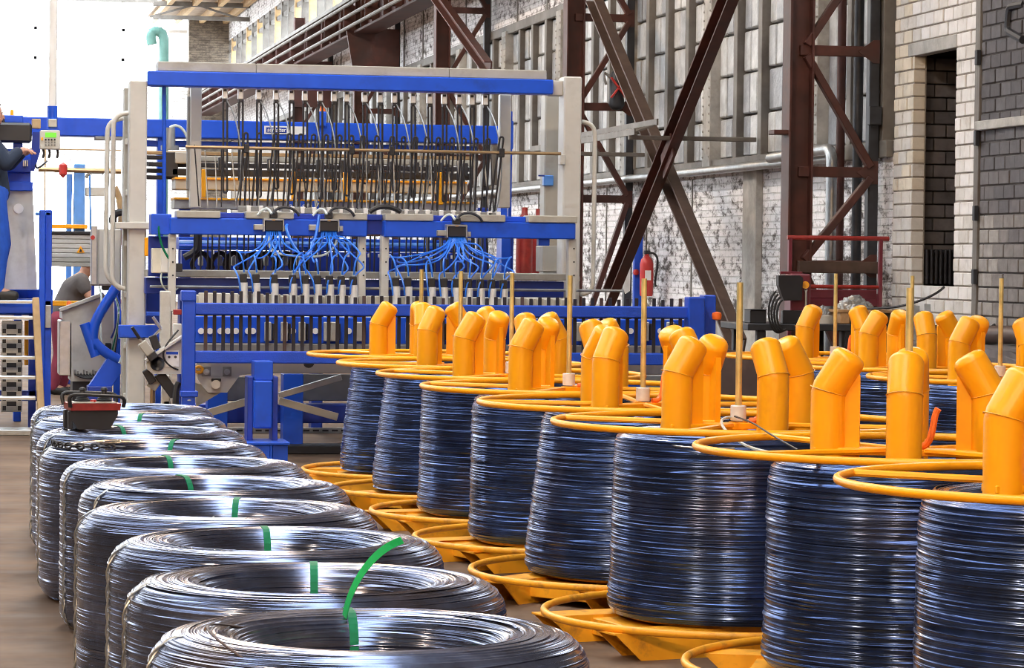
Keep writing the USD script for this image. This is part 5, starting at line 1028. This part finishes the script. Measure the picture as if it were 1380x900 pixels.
# remote control and chain lying on the coils
zc_ = CH + .006
rl = at(124, 577, z=zc_); rl = np.array([rl[0], rl[1], zc_])
t = thing('crane_remote', 'red and black radio crane remote with two joysticks on the farthest coil', 'remote control', None, rl, 8); UsdGeom.Xformable(stage.GetPrimAtPath(t)).AddScaleOp().Set(Gf.Vec3f(.86, .86, .70))
part(t, 'lower_case', MB().prism([(-.10, 0), (.09, 0), (.135, .10), (.135, .135), (-.135, .135), (-.135, .07)], -.09, .09), 'black'); part(t, 'side_leg', MB().box((-.155, -.09, 0), (-.13, -.05, .13)), 'black'); part(t, 'side_leg', MB().box((-.155, .05, 0), (-.13, .09, .13)), 'black')
part(t, 'upper_case', MB().prism([(-.145, .135), (.145, .135), (.15, .185), (-.15, .185)], -.11, .11), 'red_dark', 'dark red upper case'); part(t, 'panel', MB().box((-.13, -.095, .185), (.13, .095, .19)), 'grey_dark')
for x in (-.062, .066):
    js = part(t, 'joystick', MB().lathe([(.05, .188), (.05, .197), (.043, .20), (.046, .206), (.037, .212), (.04, .219), (.03, .225), (.033, .231), (.02, .238), (.016, .27), (.022, .28), (.015, .295), (0, .298)], 16, (x, -.02, 0)), 'rubber', smooth=30); part(js, 'base_plate', MB().box((x - .058, -.078, .19), (x + .058, .038, .195)), 'paper')
part(t, 'red_button', MB().lathe([(0, .21), (.016, .208), (.02, .2), (.02, .188)], 12, (.0, -.03, 0)), 'red', smooth=40)
part(t, 'carry_bar', MB().tube(fillet([(-.15, -.12, .16), (-.165, -.14, .255), (.17, -.14, .235), (.16, -.12, .16)], .05), .012, 8).tube(fillet([(-.15, .10, .17), (-.165, .12, .255), (.17, .12, .245), (.16, .10, .17)], .05), .012, 8), 'rubber', smooth=40)
ch = thing('chain', 'short black steel chain lying over the left top of a loose coil', 'chain')
c8 = coil_pos[6]; th0 = math.atan2(c8[1], c8[0])
for k in range(15):
    a = th0 + math.pi / 2 + .05 + k * .078; r = (.45 if k < 8 else .45 - .012 * (k - 8)) + (.02 if k % 2 else 0); zz = CH + .016
    c = c8 + np.array([r * math.cos(a), r * math.sin(a), zz]); tdir = np.array([-math.sin(a), math.cos(a), 0]); sd = np.array([0, 0, 1.]) if k % 2 else np.array([math.cos(a), math.sin(a), 0])
    pts = [c + tdir * .026 * math.cos(q) + sd * .013 * math.sin(q) for q in np.linspace(0, 2 * math.pi, 12, endpoint=False)]
    part(ch, 'link', MB().tube(pts, .0055, 5, closed=True), 'black_steel', smooth=40)

# ================================================================ YELLOW WIRE CARRIERS AND THEIR COILS
RT_, RB_, ZT, ZB = .77, .80, .915, .125
def carrier(label, loc, rz):
    t = thing('wire_carrier', label, 'wire carrier', 'yellow wire carriers', loc, rz)
    ring = lambda R, z, r: MB().tube([(R * math.cos(a), R * math.sin(a), z) for a in np.linspace(0, 2 * math.pi, 64, endpoint=False)], r, 8, closed=True)
    part(t, 'top_ring', ring(RT_, ZT, .0145), 'yellow', smooth=True); part(t, 'base_ring', ring(RB_, ZB, .016), 'yellow_worn', smooth=True)
    for k in range(4):
        a = math.pi / 4 + k * math.pi / 2; d = np.array([math.cos(a), math.sin(a), 0]); part(t, 'spoke', MB().tube([d * .10 + [0, 0, ZT - .005], d * RT_ + [0, 0, ZT]], .012, 7), 'yellow', smooth=40)
    for k in range(2):
        a = k * math.pi / 2; d = np.array([math.cos(a), math.sin(a), 0]); part(t, 'cross_plate', MB().bar(-d * .34 + [0, 0, ZT - .012 - .03 * k], d * .34 + [0, 0, ZT - .012 - .03 * k], .10, .025), 'yellow')
    for k in range(4):
        a = k * math.pi / 2; d = np.array([math.cos(a), math.sin(a), 0]); s = np.array([-math.sin(a), math.cos(a), 0])
        base = d * .29; bend = base + [0, 0, ZT + .205]; tip = bend - d * .068 + [0, 0, .112]
        n2 = (tip - bend) / np.linalg.norm(tip - bend)
        pts = [base + [0, 0, .14], base + [0, 0, ZT], bend - [0, 0, .004], bend + n2 * .004, tip]
        rr = [.064] * 5
        for q in np.linspace(.15, 1, 5) * math.pi / 2: pts.append(tip + n2 * .034 * math.sin(q)); rr.append(max(.064 * math.cos(q) ** .6, .004))
        pg = part(t, 'peg', MB().tube(pts, np.array(rr), 18), 'yellow', 'bent yellow holding peg', smooth=35)
        part(pg, 'web_plate', MB().prism([(0, .14), (.118, .14), (.118, ZT + .262), (.112, ZT + .268), (.05, ZT + .20)], -.012, .012), 'yellow')
        pl = UsdGeom.Mesh.Get(stage, pg + '/web_plate'); v = np.array(pl.GetPointsAttr().Get()); v2 = base + np.outer(-v[:, 0], d) * .98 + np.outer(v[:, 1], s) + np.outer(v[:, 2], [0, 0, 1]) ; pl.GetPointsAttr().Set([Gf.Vec3f(*map(float, x)) for x in v2])
        part(pg, 'weld_seam', MB().tube([bend + .0655 * (math.cos(q) * d + math.sin(q) * s) + np.array([0, 0, .018 * math.cos(q)]) for q in np.linspace(0, 6.283, 18, endpoint=False)], .0022, 5, closed=True), 'yellow_worn', smooth=40)
    part(t, 'hub', MB().lathe([(0, .925), (.031, .925), (.033, .928), (.033, .985), (.030, .988), (0, .988)], 18), 'silver', 'bright turned hub', smooth=35)
    part(t, 'centre_rod', MB().tube([(0, 0, .98), (0, 0, 1.50)], .0135, 10), 'zinc_yellow', 'yellow zinc-plated rod', smooth=40)
    part(t, 'centre_tube', MB().tube([(0, 0, .13), (0, 0, .92)], .04, 10), 'yellow_worn', smooth=40)
    part(t, 'tail_hose', MB().tube(spline([(.035, -.03, ZT + .01), (.07, -.045, ZT + .02), (.09, -.05, ZT + .07), (.11, -.05, ZT + .15)], 10), .013, 8), 'orange', 'orange hose end', smooth=40)
    # base: two hollow runners with tapered ends, tied by cross plates, a round plate under the wire
    for s in (-1, 1):
        y = s * .30
        m = MB().prism([(-.76, .112), (.76, .112), (.64, 0), (-.64, 0)], y - .085, y - .077).prism([(-.76, .112), (.76, .112), (.64, 0), (-.64, 0)], y + .077, y + .085).box((-.76, y - .085, .104), (.76, y + .085, .112), .001)
        part(t, 'runner', m, 'yellow_worn')
    for x in (-.5, 0, .5): part(t, 'cross_tie', MB().box((x - .06, -.22, .03), (x + .06, .22, .10), .003), 'yellow_worn')
    part(t, 'base_plate', MB().lathe([(0, .112), (.47, .112), (.47, .126), (0, .126)], 40), 'yellow_worn')
    return t
def spool_prof(rb, rt, z1): return [(.355, .13), (rb - .02, .13), (rb, .16), (rb - .01, .3), (rt, z1 - .10), (rt - .012, z1 - .03), (rt - .05, z1), (.40, z1 - .012), (.355, z1 - .05)]
sv = [winding(spool_prof(.535, .515, .885), 240, 160, .0032, .003, .0018, 31, 4), winding(spool_prof(.545, .475, .885), 240, 160, .0032, .004, .0021, 47, 4), winding(spool_prof(.520, .505, .875), 240, 160, .0032, .004, .0018, 59, 4)]
row1 = [('A', 1112, 645, 455), ('B', 912, 605, 1225), ('C', 740, 565, 996), ('D', 642, 540, 867), ('E', 570, 518, 767), ('F', 508, 504, 689), ('G', 440, 490, 620), ('H', 415, 475, 567)]
spools = []
# positions: centre rod column and ring height give the place of each carrier
def place(xc, xl, yl):
    h = HOR + ROLL * (xl - CX); Z = F * (CAM[2] - ZT) / (yl - h); p = CAM + ray(xc, 500) * Z
    return p
pl_ = []
zs = {'A': (1455, 1112, 645), 'B': (1225, 912, 605), 'C': (996, 740, 565), 'D': (867, 642, 540), 'E': (767, 570, 518), 'F': (689, 508, 503), 'G': (620, 452, 489.5), 'H': (567, 415, 475)}
for k in 'ABCDEFGH': pl_.append(place(*zs[k])[:2])
pl_ = np.array(pl_)
# the row is straight and evenly set: ease the readings onto their line
ii = np.arange(8); fx, fy = np.polyfit(ii, pl_[:, 0], 1), np.polyfit(ii, pl_[:, 1], 1)
fit = np.stack([np.polyval(fx, ii), np.polyval(fy, ii)], 1); row_a = .5 * pl_ + .5 * fit
zs2 = [(1125, 973, 478), (1228, 1063, 493), (1348, 1168, 508), (1493, 1298, 525)]
row_b = np.array([place(*q)[:2] for q in zs2])
labs = ['yellow wire carrier in the bottom right corner, cut by the frame edge', 'second yellow wire carrier from the front, its bent grey wire end on the coil', 'third yellow wire carrier from the front, rod standing before the grey brace', 'fourth yellow wire carrier of the front row', 'fifth yellow wire carrier of the front row', 'sixth yellow wire carrier of the front row, third from its far end', 'second yellow wire carrier from the far end of the front row', 'far end yellow wire carrier of the front row, by the blue pedestal',
        'left-most yellow wire carrier of the rear row, before the welding set', 'second yellow wire carrier of the rear row, before the leaning plates', 'third yellow wire carrier of the rear row, before the sooty wall', 'rear row yellow wire carrier at the right edge of the picture']
clabs = ['dark blue wire coil on the carrier in the bottom right corner', 'dark blue wire coil on the second carrier from the front', 'dark blue wire coil on the third carrier, widest full view of wound wire', 'dark blue wire coil on the fourth carrier of the front row', 'dark blue wire coil on the fifth carrier of the front row', 'dark blue wire coil on the sixth carrier of the front row', 'dark blue wire coil on the second carrier from the far end', 'dark conical wire coil on the far end carrier by the blue pedestal',
         'dark wire coil on the left-most rear row carrier', 'dark wire coil on the second rear row carrier', 'dark wire coil on the third rear row carrier', 'dark wire coil on the rear row carrier at the right edge']
rots = [8, -21, 14, 40, 18, 9, 35, -6, 26, 1, 15, 10]
base_rot = math.degrees(-YAW)
c0_ = None; coil_proto = {}
rods = [zs[k][0] for k in 'ABCDEFGH']
row_a = np.array([at(xc, 480, Y=yy)[:2] for xc, yy in zip(rods, fit[:, 1])]); row_a[0, 0] += .03
jj = np.arange(4); row_b = np.array([at(q[0], 480, Y=yy)[:2] for q, yy in zip(zs2, np.polyval(np.polyfit(jj, row_b[:, 1], 1), jj))])
allp = [tuple(p) for p in row_a] + [tuple(p) for p in row_b]
print('row', [tuple(np.round(p, 2)) for p in allp], 'steps', np.round(np.linalg.norm(np.diff(row_a, axis=0), axis=1), 2))
for i, (x, y) in enumerate(allp):
    loc = (x, y, 0); rz = rots[i]
    if c0_ is None: c0_ = carrier(labs[i], loc, rz)
    else: dup(c0_, loc, rz, labs[i], 'yellow wire carriers')
    k = [0, 2, 0, 1, 2, 0, 1, 1, 2, 0, 2, 0][i]
    if k not in coil_proto:
        t = thing('wound_wire', clabs[i], 'wire coil', 'dark wire coils on the carriers', loc, rz); coil_proto[k] = t
        part(t, 'winding', sv[k], 'wire_dark', smooth=SMW)
    else: dup(coil_proto[k], loc, rz + 37 * i, clabs[i], 'dark wire coils on the carriers')
# loose wire ends on the nearer carriers
pB, pC = np.array([*allp[1], 0]), np.array([*allp[2], 0])
def lw(pts, r, m, lab): single('wire_end', MB().tube(spline(pts, 24), r, 6), m, lab, 'wire', smooth=40)
ZB_ = np.linalg.norm(pB[:2])
zB = (pB - CAM) @ FW; zC = (pC - CAM) @ FW
lw([atZ(985, 562, zC - .03), atZ(973, 566, zC - .3), atZ(981, 583, zC - .7), atZ(1005, 600, zB + .55), atZ(1040, 610, zB + .2), atZ(1075, 616, zB - .1)], .006, 'hose_clear', 'pale wire end curling from the third carrier hub down to the second coil')
lw([atZ(990, 561, zC - .05), atZ(1010, 568, zC - .4), atZ(1040, 586, zB + .4), atZ(1075, 606, zB + .1)], .004, 'rubber', 'thin dark wire end running from the third carrier hub to the second coil')
lw([atZ(830, 578, zC), atZ(870, 590, zC - .2), atZ(920, 602, zC - .48), atZ(990, 604, zC - .56)], .0035, 'zinc', 'thin loose wire strand slanting across the third coil')

lw([atZ(288, 697, 10.3), atZ(262, 716, 10.1), atZ(229, 741, 9.95)], .004, 'hose_clear', 'bright short wire end sticking up from the fourth loose coil')
# ---------------------------------------------------------------- hall lamps (warm, hung from the roof)
for k, (x, y, z) in enumerate(HALL_LAMPS):
    t = thing('hall_lamp', 'warm bell-shaped hall lamp hung from the roof' + [' on the left of the loose coils', ' left of the camera', ' behind the camera', ' before the machine', ' behind the machine', ' far behind the machine'][k], 'lamp', 'hall lamps hung from the roof')
    part(t, 'shade', MB().lathe([(.06, .30), (.08, .26), (.24, .06), (.26, 0), (.25, 0), (.07, .24)], 24, (x, y, z)), 'grey_dark', smooth=40)
    part(t, 'cord', MB().tube([(x, y, z + .3), (x, y, ROOFZ + .25)], .012, 6), 'rubber')
    L = UsdLux.SphereLight.Define(stage, t + '/lamp'); L.CreateRadiusAttr(.15 if k < 3 else .11); L.CreateIntensityAttr(1800. if k < 3 else LAMP_POWER); L.CreateColorAttr(Gf.Vec3f(1.0, .67, .37)); L.CreateNormalizeAttr(False)
    L.AddTranslateOp().Set(Gf.Vec3d(x, y, z - .06))
